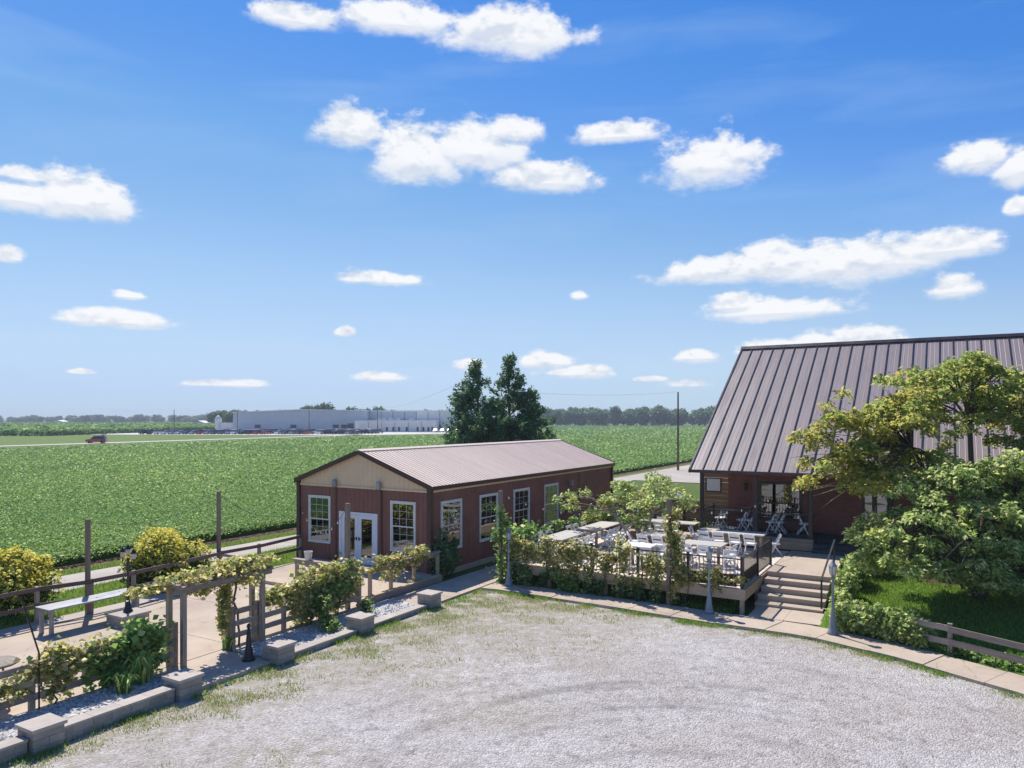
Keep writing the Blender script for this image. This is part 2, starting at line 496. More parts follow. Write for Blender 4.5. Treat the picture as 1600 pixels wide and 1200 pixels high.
simple('lantern_glass', (.55, .52, .44), (.48, .46, .40), 3, .15, 0, .6, .02, 10, vary=0)
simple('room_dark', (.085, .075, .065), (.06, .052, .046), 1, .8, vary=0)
simple('room_floor', (.25, .19, .14), (.19, .14, .10), 1, .5, vary=0)
simple('room_light', (.55, .53, .5), (.5, .48, .45), 1, .7, vary=0)
simple('mulch', (.13, .075, .055), (.08, .05, .038), 4, .95, 0, .1, .9, 30, vary=0, bdist=.04)
simple('soil', (.17, .115, .075), (.12, .08, .055), 1.2, .95, 0, .1, .8, 18, vary=0, bdist=.04)
simple('tyre', (.02, .02, .02), (.03, .03, .03), 4, .8)
simple('car_glass', (.02, .025, .03), (.03, .035, .04), 4, .08, 0, .8, .0)
simple('factory_shade_grey', (.50, .55, .60), (.46, .51, .56), .05, .6, vary=.02)  # holds the shade of the warehouse's left face in its colour
simple('factory_pale', (.78, .77, .74), (.73, .72, .69), .05, .6, vary=.04)
simple('factory_white', (.75, .75, .74), (.7, .7, .69), .05, .6, vary=.02)
simple('factory_dark', (.04, .045, .06), (.03, .035, .05), .5, .5, vary=.02)
simple('lot_concrete', (.55, .53, .49), (.48, .46, .43), .04, .9, vary=0)
glassm('window_glass'); glassm('dark_glass', (.3, .33, .34), .16)
leafm('vine_leaf', [(0, (.075, .105, .028)), (.3, (.125, .145, .035)), (.55, (.215, .195, .06)), (.8, (.30, .235, .10)), (1, (.40, .31, .17))])
leafm('vine_leaf_green', [(0, (.045, .10, .02)), (.45, (.085, .15, .035)), (.8, (.16, .20, .06)), (1, (.28, .27, .10))])
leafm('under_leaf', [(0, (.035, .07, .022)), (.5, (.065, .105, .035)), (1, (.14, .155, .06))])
leafm('tree_leaf', [(0, (.055, .085, .02)), (.4, (.095, .13, .03)), (.75, (.16, .165, .04)), (1, (.24, .20, .06))], .55, gain=3.0)
leafm('tree_leaf_gold', [(0, (.085, .105, .022)), (.4, (.135, .145, .03)), (.75, (.20, .18, .04)), (1, (.27, .205, .055))], .52, gain=2.9)
leafm('droop_leaf', [(0, (.06, .095, .024)), (.35, (.12, .165, .042)), (.7, (.205, .235, .078)), (1, (.34, .33, .15))], .52, gain=2.45)
leafm('conifer_leaf', [(0, (.022, .055, .022)), (.5, (.04, .085, .03)), (1, (.085, .125, .04))], .3, gain=2.4)
leafm('gold_leaf', [(0, (.38, .36, .04)), (.4, (.60, .53, .07)), (.8, (.76, .66, .12)), (1, (.80, .74, .22))], .35, gain=1.1)
leafm('bush_leaf', [(0, (.02, .05, .012)), (.6, (.045, .085, .02)), (1, (.10, .13, .03))], .35, gain=2.0)
leafm('soy_leaf', [(0, (.053, .098, .024)), (.45, (.097, .15, .036)), (.8, (.145, .19, .06)), (1, (.28, .31, .15))], .42, .75, .06, 2.25, .035)
leafm('corn_leaf', [(0, (.04, .09, .02)), (.5, (.08, .14, .035)), (1, (.15, .20, .06))], .3)
leafm('far_leaf', [(0, (.025, .055, .02)), (.5, (.045, .085, .03)), (1, (.085, .125, .045))], .3, gain=2.2)
leafm('grass_blade', [(0, (.055, .11, .015)), (.5, (.10, .17, .025)), (1, (.19, .23, .05))], .45, gain=2.0)
leafm('dry_blade', [(0, (.15, .19, .06)), (.5, (.29, .27, .12)), (1, (.42, .36, .21))], .4, gain=1.6)
leafm('lily_leaf', [(0, (.07, .13, .025)), (.6, (.15, .20, .04)), (1, (.33, .26, .07))], .35)

def concrete_mat(name, c1, c2):
    m, nt, out = nodes_of(name); t = NT(nt)
    v = t.coords((1, 1, 1), True)
    n1 = t.noise(v, .55, 6, .62); n2 = t.noise(v, 3.5, 5, .65); n3 = t.noise(v, 70, 3, .6)
    col = t.mix(t.rng(n1, .35, .66), c1, c2)
    col = t.mix(t.rng(n2, .55, .75, 0, .45), col, tuple(x * .62 for x in c2))
    col = t.mix(t.rng(n3, .35, .7, 0, .22), col, tuple(x * .6 for x in c1))
    w = t.n('ShaderNodeVectorMath', operation='ADD'); nv = t.n('ShaderNodeTexNoise'); nv.inputs['Scale'].default_value = 1.7; nv.inputs['Detail'].default_value = 4; t.l(v, nv.inputs['Vector'])
    sc_ = t.n('ShaderNodeVectorMath', operation='SCALE'); sc_.inputs['Scale'].default_value = .7; t.l(nv.outputs['Color'], sc_.inputs[0]); t.l(v, w.inputs[0]); t.l(sc_.outputs[0], w.inputs[1])
    vo = t.n('ShaderNodeTexVoronoi'); vo.feature = 'DISTANCE_TO_EDGE'; vo.inputs['Scale'].default_value = .32; t.l(w.outputs[0], vo.inputs['Vector'])
    ck = t.math('MULTIPLY', t.rng(vo.outputs['Distance'], .004, .0015), t.rng(n1, .45, .6))
    col = t.mix(t.math('MULTIPLY', ck, .75), col, (.10, .085, .07))
    t.bsdf(out, col, .88, 0, .2, n3, .3, .01)
concrete_mat('concrete', (.52, .425, .335), (.40, .325, .26))
concrete_mat('step_concrete', (.54, .445, .355), (.43, .35, .28))
# grey-white limestone lot
def gravel_mat():
    m, nt, out = nodes_of('gravel'); t = NT(nt)
    v = t.coords((1, 1, 1), True)
    big = t.noise(v, .32, 5, .6); mid = t.noise(v, 3.2, 6, .65); fine = t.noise(v, 26, 4, .7)
    vo = t.n('ShaderNodeTexVoronoi'); vo.inputs['Scale'].default_value = 30; t.l(v, vo.inputs['Vector'])
    vo2 = t.n('ShaderNodeTexVoronoi'); vo2.inputs['Scale'].default_value = 8.5; t.l(v, vo2.inputs['Vector'])
    at_w = t.n('ShaderNodeAttribute', attribute_name='weed'); at_t = t.n('ShaderNodeAttribute', attribute_name='track')
    col = t.mix(t.rng(big, .36, .64), (.55, .522, .505), (.445, .405, .372))
    col = t.mix(t.rng(mid, .35, .75, 0, .6), col, (.30, .275, .262))
    hv = t.n('ShaderNodeHueSaturation'); t.l(col, hv.inputs['Color'])
    sep = t.n('ShaderNodeSeparateColor'); t.l(vo.outputs['Color'], sep.inputs[0])
    t.l(t.rng(sep.outputs[0], 0, 1, .72, 1.22), hv.inputs['Value']); col = hv.outputs[0]
    sep2 = t.n('ShaderNodeSeparateColor'); t.l(vo2.outputs['Color'], sep2.inputs[0])
    col = t.mix(t.math('MULTIPLY', t.rng(sep2.outputs[1], .86, .9), t.rng(mid, .4, .6, 0, .5)), col, (.20, .165, .145))
    col = t.mix(t.math('MULTIPLY', at_t.outputs['Fac'], t.rng(mid, .2, .7, .45, 1.0)), col, (.19, .175, .17))
    wm = t.math('MULTIPLY', at_w.outputs['Fac'], t.rng(mid, .36, .62, 0, 1.15), True)
    wcol = t.mix(t.rng(fine, .35, .65), (.40, .33, .215), (.29, .27, .14))
    col = t.mix(t.math('MULTIPLY', wm, .62), col, wcol)
    hgt = t.math('ADD', t.math('MULTIPLY', vo.outputs['Distance'], -1.0), t.math('MULTIPLY', fine, .7))
    t.bsdf(out, col, .93, 0, .15, hgt, .85, .035)
gravel_mat()

def grass_mat(name, c1, c2, c3, s=1.0):
    m, nt, out = nodes_of(name); t = NT(nt)
    v = t.coords((1, 1, 1), True)
    big = t.noise(v, .12 * s, 5, .6); mid = t.noise(v, 1.6 * s, 6, .65); fine = t.noise(v, 22 * s, 4, .7)
    col = t.mix(t.rng(big, .35, .65), c1, c2)
    col = t.mix(t.rng(mid, .4, .72, 0, .7), col, c3)
    hv = t.n('ShaderNodeHueSaturation'); t.l(col, hv.inputs['Color']); t.l(t.rng(fine, .25, .75, .55, 1.4), hv.inputs['Value'])
    t.bsdf(out, hv.outputs[0], .95, 0, .1, fine, .8, .05)
grass_mat('lawn', (.10, .20, .022), (.12, .23, .03), (.16, .23, .05))
grass_mat('ground_grass', (.075, .125, .028), (.10, .15, .035), (.16, .17, .06))
grass_mat('field_floor', (.045, .12, .02), (.055, .14, .026), (.075, .15, .034), .6)
grass_mat('verge', (.12, .18, .035), (.15, .19, .05), (.22, .20, .085))
grass_mat('far_grass', (.11, .175, .04), (.13, .19, .05), (.17, .20, .06), .15)

def stone_mat():
    m, nt, out = nodes_of('white_stone'); t = NT(nt)
    v = t.coords((1, 1, 1), True)
    vo = t.n('ShaderNodeTexVoronoi'); vo.inputs['Scale'].default_value = 17; t.l(v, vo.inputs['Vector'])
    sep = t.n('ShaderNodeSeparateColor'); t.l(vo.outputs['Color'], sep.inputs[0])
    col = t.ramp(sep.outputs[0], [(0, (.28, .27, .265)), (.4, (.47, .455, .445)), (1, (.66, .645, .63))])
    t.bsdf(out, col, .85, 0, .2, t.math('MULTIPLY', vo.outputs['Distance'], -1.0), 1.0, .05)
stone_mat()
simple('stone_chip', (.60, .585, .57), (.46, .445, .43), 8, .85, vary=.1)

def brick_mat():
    m, nt, out = nodes_of('brown_brick'); t = NT(nt)
    tc = t.n('ShaderNodeTexCoord')
    sp = t.n('ShaderNodeSeparateXYZ'); t.l(tc.outputs['Object'], sp.inputs[0])
    cb = t.n('ShaderNodeCombineXYZ'); t.l(t.math('ADD', sp.outputs[0], sp.outputs[1]), cb.inputs[0]); t.l(sp.outputs[2], cb.inputs[1])
    br = t.n('ShaderNodeTexBrick'); t.l(cb.outputs[0], br.inputs['Vector'])
    br.inputs['Scale'].default_value = 1.0; br.inputs['Brick Width'].default_value = .22; br.inputs['Row Height'].default_value = .078
    br.inputs['Mortar Size'].default_value = .008
    br.inputs['Color1'].default_value = (.29, .12, .095, 1); br.inputs['Color2'].default_value = (.23, .095, .076, 1); br.inputs['Mortar'].default_value = (.16, .085, .075, 1)
    nz = t.noise(tc.outputs['Object'], 1.3, 5, .6)
    col = t.mix(t.rng(nz, .35, .7, 0, .4), br.outputs['Color'], (.20, .105, .09))
    t.bsdf(out, col, .8, 0, .25, t.math('SUBTRACT', 1.0, br.outputs['Fac']), .6, .01)
brick_mat()

# ------------------------------------------------------------------ leaf meshes
def leaf_mesh(name, P, size, mat, rng, up=.35, aspect=.55, size_var=.35, Nrm=None, fold=.18, tang=None):
    """one bent four-cornered leaf per point"""
    P = np.asarray(P, float); n = len(P)
    nr = rng.normal(size=(n, 3)); nr /= np.linalg.norm(nr, axis=1)[:, None]
    nr[:, 2] = np.abs(nr[:, 2]) * (1 - up) + up * 1.6
    if Nrm is not None: nr = nr * .75 + np.asarray(Nrm)
    nr /= np.linalg.norm(nr, axis=1)[:, None]
    t = rng.normal(size=(n, 3)) if tang is None else np.asarray(tang, float) + rng.normal(size=(n, 3)) * .25
    t -= nr * (t * nr).sum(1)[:, None]; t /= np.linalg.norm(t, axis=1)[:, None] + 1e-9
    s = np.cross(nr, t)
    L = (np.asarray(size) * (1 + size_var * rng.uniform(-1, 1, n)))[:, None] if np.ndim(size) else (size * (1 + size_var * rng.uniform(-1, 1, n)))[:, None]
    Wd = L * aspect * .5
    V = np.empty((n, 4, 3))
    V[:, 0] = P - t * L * .5
    V[:, 1] = P + s * Wd + nr * L * fold
    V[:, 2] = P + t * L * .5 - nr * L * fold * .4
    V[:, 3] = P - s * Wd + nr * L * fold
    me = bpy.data.meshes.new(name)
    me.vertices.add(4 * n); me.vertices.foreach_set('co', V.reshape(-1))
    me.loops.add(4 * n); me.loops.foreach_set('vertex_index', np.arange(4 * n, dtype=np.int32))
    me.polygons.add(n); me.polygons.foreach_set('loop_start', np.arange(0, 4 * n, 4, dtype=np.int32))
    me.update(calc_edges=True)
    me.materials.append(mat)
    return me
def blade_mesh(name, P, h, w, mat, rng, lean=.5, hv=.4):
    P = np.asarray(P, float); n = len(P)
    th = rng.uniform(0, 2 * np.pi, n); ld = rng.uniform(0, 2 * np.pi, n)
    H = (np.asarray(h) * (1 + hv * rng.uniform(-1, 1, n)))
    s = np.stack([np.cos(th), np.sin(th), np.zeros(n)], 1) * (np.asarray(w) * np.ones(n))[:, None] * .5
    ln = np.stack([np.cos(ld), np.sin(ld), np.zeros(n)], 1) * (H * lean * rng.uniform(.2, 1, n))[:, None]
    tip = P + ln; tip[:, 2] += H
    V = np.stack([P - s, P + s, tip], 1)
    me = bpy.data.meshes.new(name)
    me.vertices.add(3 * n); me.vertices.foreach_set('co', V.reshape(-1))
    me.loops.add(3 * n); me.loops.foreach_set('vertex_index', np.arange(3 * n, dtype=np.int32))
    me.polygons.add(n); me.polygons.foreach_set('loop_start', np.arange(0, 3 * n, 3, dtype=np.int32))
    me.update(calc_edges=True)
    me.materials.append(mat)
    return me
def ell(c, r, n, rng, shell=.35, lump=.25):
    """points in an ellipsoid, denser towards its skin, lumpy outline"""
    d = rng.normal(size=(n, 3)); d /= np.linalg.norm(d, axis=1)[:, None]
    u = rng.uniform(0, 1, n) ** shell
    ph = rng.uniform(0, 6.28, 6)
    lp = 1 + lump * (np.sin(d[:, 0] * 4 + ph[0]) * np.sin(d[:, 1] * 5 + ph[1]) + .6 * np.sin(d[:, 2] * 7 + ph[2]) * np.sin(d[:, 0] * 9 + ph[3]))
    return np.asarray(c) + d * np.asarray(r) * (u * lp)[:, None]

# ================================================================== THE SETTING
def sm(x): x = np.clip(x, 0, 1); return x * x * (3 - 2 * x)
FE = np.array([(1.2, -.5), (2.6, -.5), (3.4, -.4), (7, -.55), (10.5, -.78), (13.4, -.78), (15.7, -1.62), (18.1, -2.93), (21, -5.2), (24, -8.4), (27, -12.4), (30, -17)])
BE = np.array([(1.2, .66), (2.6, .66), (3.4, .62), (7, .58), (10.5, .48), (13.4, .38), (15.9, -.42), (18.4, -1.62), (21.6, -4.1), (24.9, -7.4), (28, -11.6), (31, -16.2)])
def bedge(a): return np.interp(a, BE[:, 0], BE[:, 1])
def fedge(a): return np.interp(a, FE[:, 0], FE[:, 1])
def lawnz(a, b): return .06 + .78 * sm((b - bedge(a)) / 7.5)

def grid_obj(name, A, B, zf, mat, kind='structure', attrs=None):
    n, m = len(A), len(B)
    AA, BB = np.meshgrid(A, B, indexing='ij')
    ZZ = zf(AA, BB) if callable(zf) else np.full_like(AA, zf)
    me = bpy.data.meshes.new(name)
    vs = np.stack([AA, BB, ZZ], -1).reshape(-1, 3)
    idx = np.arange(n * m).reshape(n, m)
    q = np.stack([idx[:-1, :-1], idx[1:, :-1], idx[1:, 1:], idx[:-1, 1:]], -1).reshape(-1, 4)
    me.vertices.add(len(vs)); me.vertices.foreach_set('co', vs.reshape(-1))
    me.loops.add(q.size); me.loops.foreach_set('vertex_index', q.reshape(-1).astype(np.int32))
    me.polygons.add(len(q)); me.polygons.foreach_set('loop_start', np.arange(0, q.size, 4, dtype=np.int32))
    me.update(calc_edges=True)
    me.polygons.foreach_set('use_smooth', [True] * len(q))
    for k, f in (attrs or {}).items():
        at_ = me.attributes.new(k, 'FLOAT', 'POINT'); at_.data.foreach_set('value', f(AA, BB).reshape(-1).astype(np.float32))
    me.materials.append(mat)
    o = link(bpy.data.objects.new(name, me)); on_ab(o)
    return tag(o, kind=kind)

g = MB().add([(-6000, -3000, -.03), (6000, -3000, -.03), (6000, 9000, -.03), (-6000, 9000, -.03)], [(0, 1, 2, 3)]).build('ground', MAT['ground_grass'])
tag(g, kind='structure')

_rg = np.random.default_rng(5)
_ph = _rg.uniform(0, 6.28, 24); _fr = _rg.uniform(.25, 1.7, (24, 2)) * _rg.choice([-1, 1], (24, 2))
def lump(a, b):
    s = 0
    for i in range(24): s = s + np.sin(a * _fr[i, 0] + b * _fr[i, 1] + _ph[i])
    return s / 24 ** .5 / 1.4
def weed(a, b):
    d1 = np.maximum(a - 2.6, 0); d2 = np.maximum(fedge(a) - b, 0)
    w = 1.25 * np.exp(-d1 / 2.1) + .95 * np.exp(-d2 / .5) + 1.0 * np.exp(-d2 / 2.6) * np.exp(-np.maximum(a - 4.5, 0) / 3.2)
    w = w + .42 * np.exp(-((a - 5.5) ** 2) / 14 - ((b + 5.5) ** 2) / 16) + .5 * np.exp(-((a - 6.0) ** 2) / 12 - ((b + 2.6) ** 2) / 5)
    return np.clip(w + .28 * lump(a, b) * (w > .08) - .07, 0, 1)
def track(a, b):
    p = np.stack([C0[0] + a * CA - b * SA, C0[1] + a * SA + b * CA], -1)
    r = np.hypot(p[..., 0] - 2.9, (p[..., 1] - 10.6) * 1.0)
    th = np.arctan2(p[..., 1] - 10.6, p[..., 0] - 2.9)
    f = 0
    for (r0, w0, s0, t0) in ((6.1, .13, 1.0, 1.75), (5.75, .09, .8, 1.9), (5.2, .16, .45, 1.2), (4.65, .12, .7, 1.5), (4.2, .09, .6, 2.0), (3.5, .16, .5, 1.1), (2.8, .12, .6, 1.6), (7.4, .14, .35, 2.2), (8.2, .2, .3, 1.0)):
        f = f + s0 * np.exp(-((r - r0 - .12 * np.sin(th * 2.3 + r0 * 5)) / w0) ** 2) * np.exp(-((th - t0) / .8) ** 2)
    return np.clip(f, 0, 1) * np.clip(.75 + .5 * lump(a * 2, b * 2), 0, 1)
grid_obj('gravel_lot', np.r_[np.arange(2.55, 22, .11), np.arange(22, 42, .5)], np.r_[np.arange(-44, -23, .5), np.arange(-23, -.1, .11)], lambda a, b: .002 + .018 * lump(a * .8, b * .8) * np.clip((a - 3) / 2, 0, 1) * np.clip((-b - 1.5) / 2, 0, 1) * np.clip((20 - a) / 3, 0, 1), MAT['gravel'], attrs={'weed': weed, 'track': track})

# lawn that climbs to the house, mulch bed
def make_lawn():
    A = np.concatenate([np.arange(13.5, 32, .35), np.arange(32, 70, 3)]); S = np.linspace(0, 1, 34)
    AA, SS = np.meshgrid(A, S, indexing='ij')
    BB = bedge(AA) + .02 + SS * (14 - bedge(AA)); ZZ = lawnz(AA, BB) + .02 * lump(AA * 1.4, BB * 1.4)
    mb = MB(); n, m = AA.shape
    mb.v = [tuple(x) for x in np.stack([AA, BB, ZZ], -1).reshape(-1, 3)]
    mb.f = [(i * m + j, (i + 1) * m + j, (i + 1) * m + j + 1, i * m + j + 1) for i in range(n - 1) for j in range(m - 1)]
    o = mb.build('lawn', MAT['lawn'], smooth=True); on_ab(o); tag(o, kind='structure')
make_lawn()
def patch(name, poly_c, ra, rb, mat, lift=.02, n=40):
    ca, cb = poly_c; mb = MB(); rs = random.Random(hash(name) % 97)
    ring = [(1 + .14 * math.sin(3 * t + 1) + .1 * math.sin(5 * t)) for t in [2 * math.pi * k / n for k in range(n)]]
    vs = [(ca, cb, float(lawnz(np.array(ca), np.array(cb))) + lift)]
    for f in (.35, .7, 1.0):
        for k in range(n):
            t = 2 * math.pi * k / n; a = ca + ra * f * ring[k] * math.cos(t); b = cb + rb * f * ring[k] * math.sin(t)
            vs.append((a, b, float(lawnz(np.array(a), np.array(b))) + (lift if f < 1 else -.03) + .02))
    fs = [(0, 1 + k, 1 + (k + 1) % n) for k in range(n)]
    for r in range(2):
        for k in range(n):
            k2 = (k + 1) % n; fs.append((1 + r * n + k, 1 + (r + 1) * n + k, 1 + (r + 1) * n + k2, 1 + r * n + k2))
    o = mb.add(vs, fs).build(name, mat, smooth=True); on_ab(o); tag(o, kind='structure')
patch('mulch_bed', (19.0, 6.3), 4.4, 1.7, MAT['mulch'], .03)

# sidewalk: slabs with open joints
def sidewalk():
    t = tag(bpy.data.objects.new('sidewalk', None), kind='structure'); link(t); on_ab(t)
    def edge(P, s):
        d = np.concatenate([[0], np.cumsum(np.hypot(*np.diff(P, axis=0).T))]); x = s * d[-1]
        return np.array([np.interp(x, d, P[:, 0]), np.interp(x, d, P[:, 1])])
    n = 25
    F_ = FE[1:]; B_ = BE[1:]
    for i in range(n):
        s0, s1 = i / n + .0003, (i + 1) / n - .0003
        p = [edge(F_, s0), edge(F_, (s0 + s1) / 2), edge(F_, s1), edge(B_, s1), edge(B_, (s0 + s1) / 2), edge(B_, s0)]
        h = .085 + .008 * math.sin(i * 2.3)
        MB().prism([tuple(x) for x in p], -.1, h).build('slab', MAT['concrete'], t)
    for i in range(10):          # the walk between the two buildings
        MB().box(.86, 2.5, -4.3 + i * 2.2 + .006, -4.3 + (i + 1) * 2.2 - .006, -.1, .07 + .004 * (i % 3)).build('slab', MAT['concrete'], t)
    for i in range(2):           # pad below the steps
        MB().box(11.52 + i * 1.02, 11.52 + (i + 1) * 1.02 - .012, .47, 1.9, -.1, .088 + .004 * i).build('slab', MAT['step_concrete'], t)
sidewalk()

# patio slabs at the left, entry slab under the arch, raised slab before the barn doors
def patio():
    t = tag(bpy.data.objects.new('patio', None), kind='structure'); link(t); on_ab(t)
    for i in range(2):
        for j in range(6):
            MB().box(-5.4 + i * 3.05 + .006, -5.4 + (i + 1) * 3.05 - .006, -20 + j * 2.66 + .006, -20 + (j + 1) * 2.66 - .006, -.1, .1 + .003 * ((i + j) % 3)).build('slab', MAT['concrete'], t)
    MB().box(.71, 2.5, -11.85, -9.75, -.1, .095).build('slab', MAT['concrete'], t)
    MB().box(-6.0, .55, -4.0, -.02, -.1, .22).build('slab', MAT['concrete'], t)
patio()
tag(on_ab(MB().prism([(-6.05, -20), (-5.42, -20), (-5.42, -4.05), (-6.05, -4.05)], -.05, .13).build('kerb', MAT['road_concrete'])), kind='structure')

# verge grass and the concrete lane beyond the patio
tag(on_ab(MB().prism([(-9.7, -60), (-6.06, -60), (-6.06, 22), (-9.7, 22)], -.05, .015).build('verge', MAT['verge'])), kind='structure')
def lane():
    t = tag(bpy.data.objects.new('lane', None), kind='structure'); link(t); on_ab(t)
    for j in range(24):
        b0 = -60 + j * 7.0
        MB().box(-12.3, -9.7, b0 + .01, b0 + 6.99, -.06, .03 + .003 * (j % 2)).build('slab', MAT['road_concrete'], t)
    MB().prism([(-9.69, 46), (0, 46), (12, 54), (12, 72), (-9.69, 66)], -.06, .028).build('slab', MAT['road_concrete'], t)
lane()
tag(on_ab(MB().prism([(-13.15, -60), (-12.31, -60), (-12.31, 22), (-12.31, 170), (-13.15, 170)], -.05, .02).build('verge', MAT['verge'])), kind='structure')
tag(on_ab(MB().prism([(-14.6, -60), (-13.16, -60), (-13.16, 170), (-14.6, 170)], -.05, .03).build('dirt_strip', MAT['soil'])), kind='structure')

# ---- the bean field: canopy floor plus leaves
def road_x(Y): return -111.6 + (Y - 160.5) * 25.4 / 55.1
def in_field(X, Y):
    a = (X - C0[0]) * CA + (Y - C0[1]) * SA
    ok = (a < -13.75) & (X > road_x(Y) + 27)
    far = np.where(X < -18, 246.0, 640.0)
    return ok & (Y < far)
def bean_field():
    q = [W(-14.3, -60), W(-14.3, 640)]
    pts = [(-185, 0), (q[0].x, q[0].y)]
    poly = [(road_x(2) + 27, 2), tuple(W(-14.4, -55).xy), tuple(W(-14.4, 175).xy), tuple(W(-14.4, 700).xy), (-18, 640), (-18, 246), (road_x(246) + 27, 246)]
    vs = [(x, y, .42) for x, y in poly] + [(x, y, -.03) for x, y in poly]; n = len(poly)
    o = MB().add(vs, [tuple(range(n))] + [(i, n + i, n + (i + 1) % n, (i + 1) % n) for i in range(n)]).build('field', MAT['field_floor'])
    tag(o, kind='structure')
    rg = np.random.default_rng(21)
    N = 720000
    x = rg.uniform(-140, 1740, N); y = 656.5 + (rg.uniform(0, 1, N) ** 1.0) * 330
    Y = F * (CAMZ - .6) / (y - HOR); X = (x - 800) * Y / F
    # beyond 130 m spread evenly in distance, so that the far canopy stays closed
    k = in_field(X, Y) & (Y < 520)
    X, Y = X[k], Y[k]
    sz = np.maximum(.115, .0027 * Y)
    row = np.sin((X * CA + Y * SA) / .76 * 2 * np.pi)
    Z = .50 + .08 * row * (Y < 110) + rg.normal(0, .07, len(X)) + .05 * np.sin(X * .11 + 1) * np.sin(Y * .07)
    gap = np.sin(X * .05 + Y * .021) * np.sin(Y * .045 - X * .013) + .6 * np.sin(X * .17) * np.sin(Y * .12)
    kk = rg.uniform(0, 1, len(X)) > np.clip((gap - .75) * 1.2, 0, .55)
    P = np.stack([X, Y, Z], 1)[kk]
    me = leaf_mesh('bean_leaves', P, sz[kk], MAT['soy_leaf'], rg, up=.55, aspect=.75)
    o = link(bpy.data.objects.new('bean_leaves', me))
    tag(o, 'green broad bean crop leaves filling the wide field beyond the lane', 'crop', kind='stuff')
bean_field()

# ---- far fields, country road, factory lot
def world_poly(name, poly, z, mat, kind='structure'):
    o = MB().add([(x, y, z) for x, y in poly], [tuple(range(len(poly)))]).build(name, mat); return tag(o, kind=kind)
world_poly('grass_field', [(-700, 60), (-60, 60), (-18.5, 247), (-18.5, 700), (-700, 700)], .05, MAT['far_grass'])
dx, dy = 25.4, 55.1; L_ = math.hypot(dx, dy); nx, ny = dy / L_ * 2.9, -dx / L_ * 2.9
p0 = (-111.6 - dx * 1.6, 160.5 - dy * 1.6); p1 = (-86.2 + dx * 1.15, 215.6 + dy * 1.15)
world_poly('country_road', [(p0[0] - nx, p0[1] - ny), (p0[0] + nx, p0[1] + ny), (p1[0] + nx, p1[1] + ny), (p1[0] - nx, p1[1] - ny)], .12, MAT['lot_concrete'])
world_poly('parking_lot', [(-168, 284), (-60, 270), (-20, 300), (-20, 352), (-140, 352), (-166, 330)], .12, MAT['lot_concrete'])
rgc = np.random.default_rng(8)
def corn():
    N = 60000
    X = rgc.uniform(-520, -150, N); Y = rgc.uniform(255, 760, N); edge = -165 + (Y - 265) * .03
    k = (X < edge + rgc.normal(0, .4, N)) & (Y > 262 + (-(X + 165)) * .04)
    X, Y = X[k], Y[k]
    Z = 1.55 + rgc.normal(0, .45, len(X))
    # the wall of stalks along the two near sides
    n2 = 16000; s = rgc.uniform(0, 1, n2)
    half = n2 // 2
    X2 = np.where(np.arange(n2) < half, -165 + rgc.normal(0, .5, n2), -165 - s * 330); Y2 = np.where(np.arange(n2) < half, 262 + s * 330, 262 + s * 330 * .04 + rgc.normal(0, .6, n2))
    X2 = np.where(np.arange(n2) < half, -165 + (Y2 - 265) * .03 + rgc.normal(0, .4, n2), X2)
    Z2 = rgc.uniform(.1, 2.3, n2)
    P = np.stack([np.r_[X, X2], np.r_[Y, Y2], np.r_[Z, Z2]], 1)
    me = leaf_mesh('corn_leaves', P, np.r_[np.full(len(X), 2.3), np.full(n2, 1.1)], MAT['corn_leaf'], rgc, up=.3, aspect=.6)
    tag(link(bpy.data.objects.new('corn_field', me)), 'taller field of corn beyond the country road and red car', 'crop', kind='stuff')
corn()

# ================================================================== THE BARN
def rib_profile(x0, x1, pitch=.2286, h=.02):
    xs = {x0: 0.0, x1: 0.0}
    k = math.ceil((x0 + .001) / pitch - .5)
    while (k + .5) * pitch < x1 + .04:
        c = (k + .5) * pitch
        for dx_, hh in ((-.032, 0), (-.014, h), (.014, h), (.032, 0)):
            if x0 < c + dx_ < x1: xs[c + dx_] = hh
        k += 1
    return xs
def rib_wall(parent, name, length, z0, ztop, openings, mat, loc, rot, pw=.9144):
    """metal siding sheets; x along the wall, outward is -y"""
    x = 0.0
    while x < length - .01:
        xe = min(x + pw, length)
        if length - xe < .2: xe = length
        prof = rib_profile(x, xe)
        for (o0, o1, oz0, oz1) in openings:
            for e in (o0, o1):
                if x < e < xe and e not in prof:
                    prof[e] = 0.0
        ks = sorted(prof); whole = any(o0 <= x + 1e-6 and o1 >= xe - 1e-6 for (o0, o1, _, _) in openings); mbs = [MB(), MB()]
        for p, q in zip(ks, ks[1:]):
            if q - p < 1e-5: continue
            mid = (p + q) / 2
            cuts = sorted([(oz0, oz1) for (o0, o1, oz0, oz1) in openings if o0 < mid < o1])
            segs = []; zl = z0; 
            for (c0, c1) in cuts: segs.append((zl, c0)); zl = c1
            segs.append((zl, None))
            for si, (s0, s1) in enumerate(segs):
                mb = mbs[si if whole else 0]
                t0, t1 = (ztop(p), ztop(q)) if s1 is None else (s1, s1)
                if min(t0, t1) - s0 < .004 and max(t0, t1) - s0 < .004: continue
                mb.add([(p, -prof[p], s0), (q, -prof[q], s0), (q, -prof[q], t1), (p, -prof[p], t0)], [(0, 1, 2, 3)])
        for mb in mbs:
            if not mb.f: continue
            o = mb.build(name, mat, parent); o.location = loc; o.rotation_euler = (0, 0, rot)
        x = xe
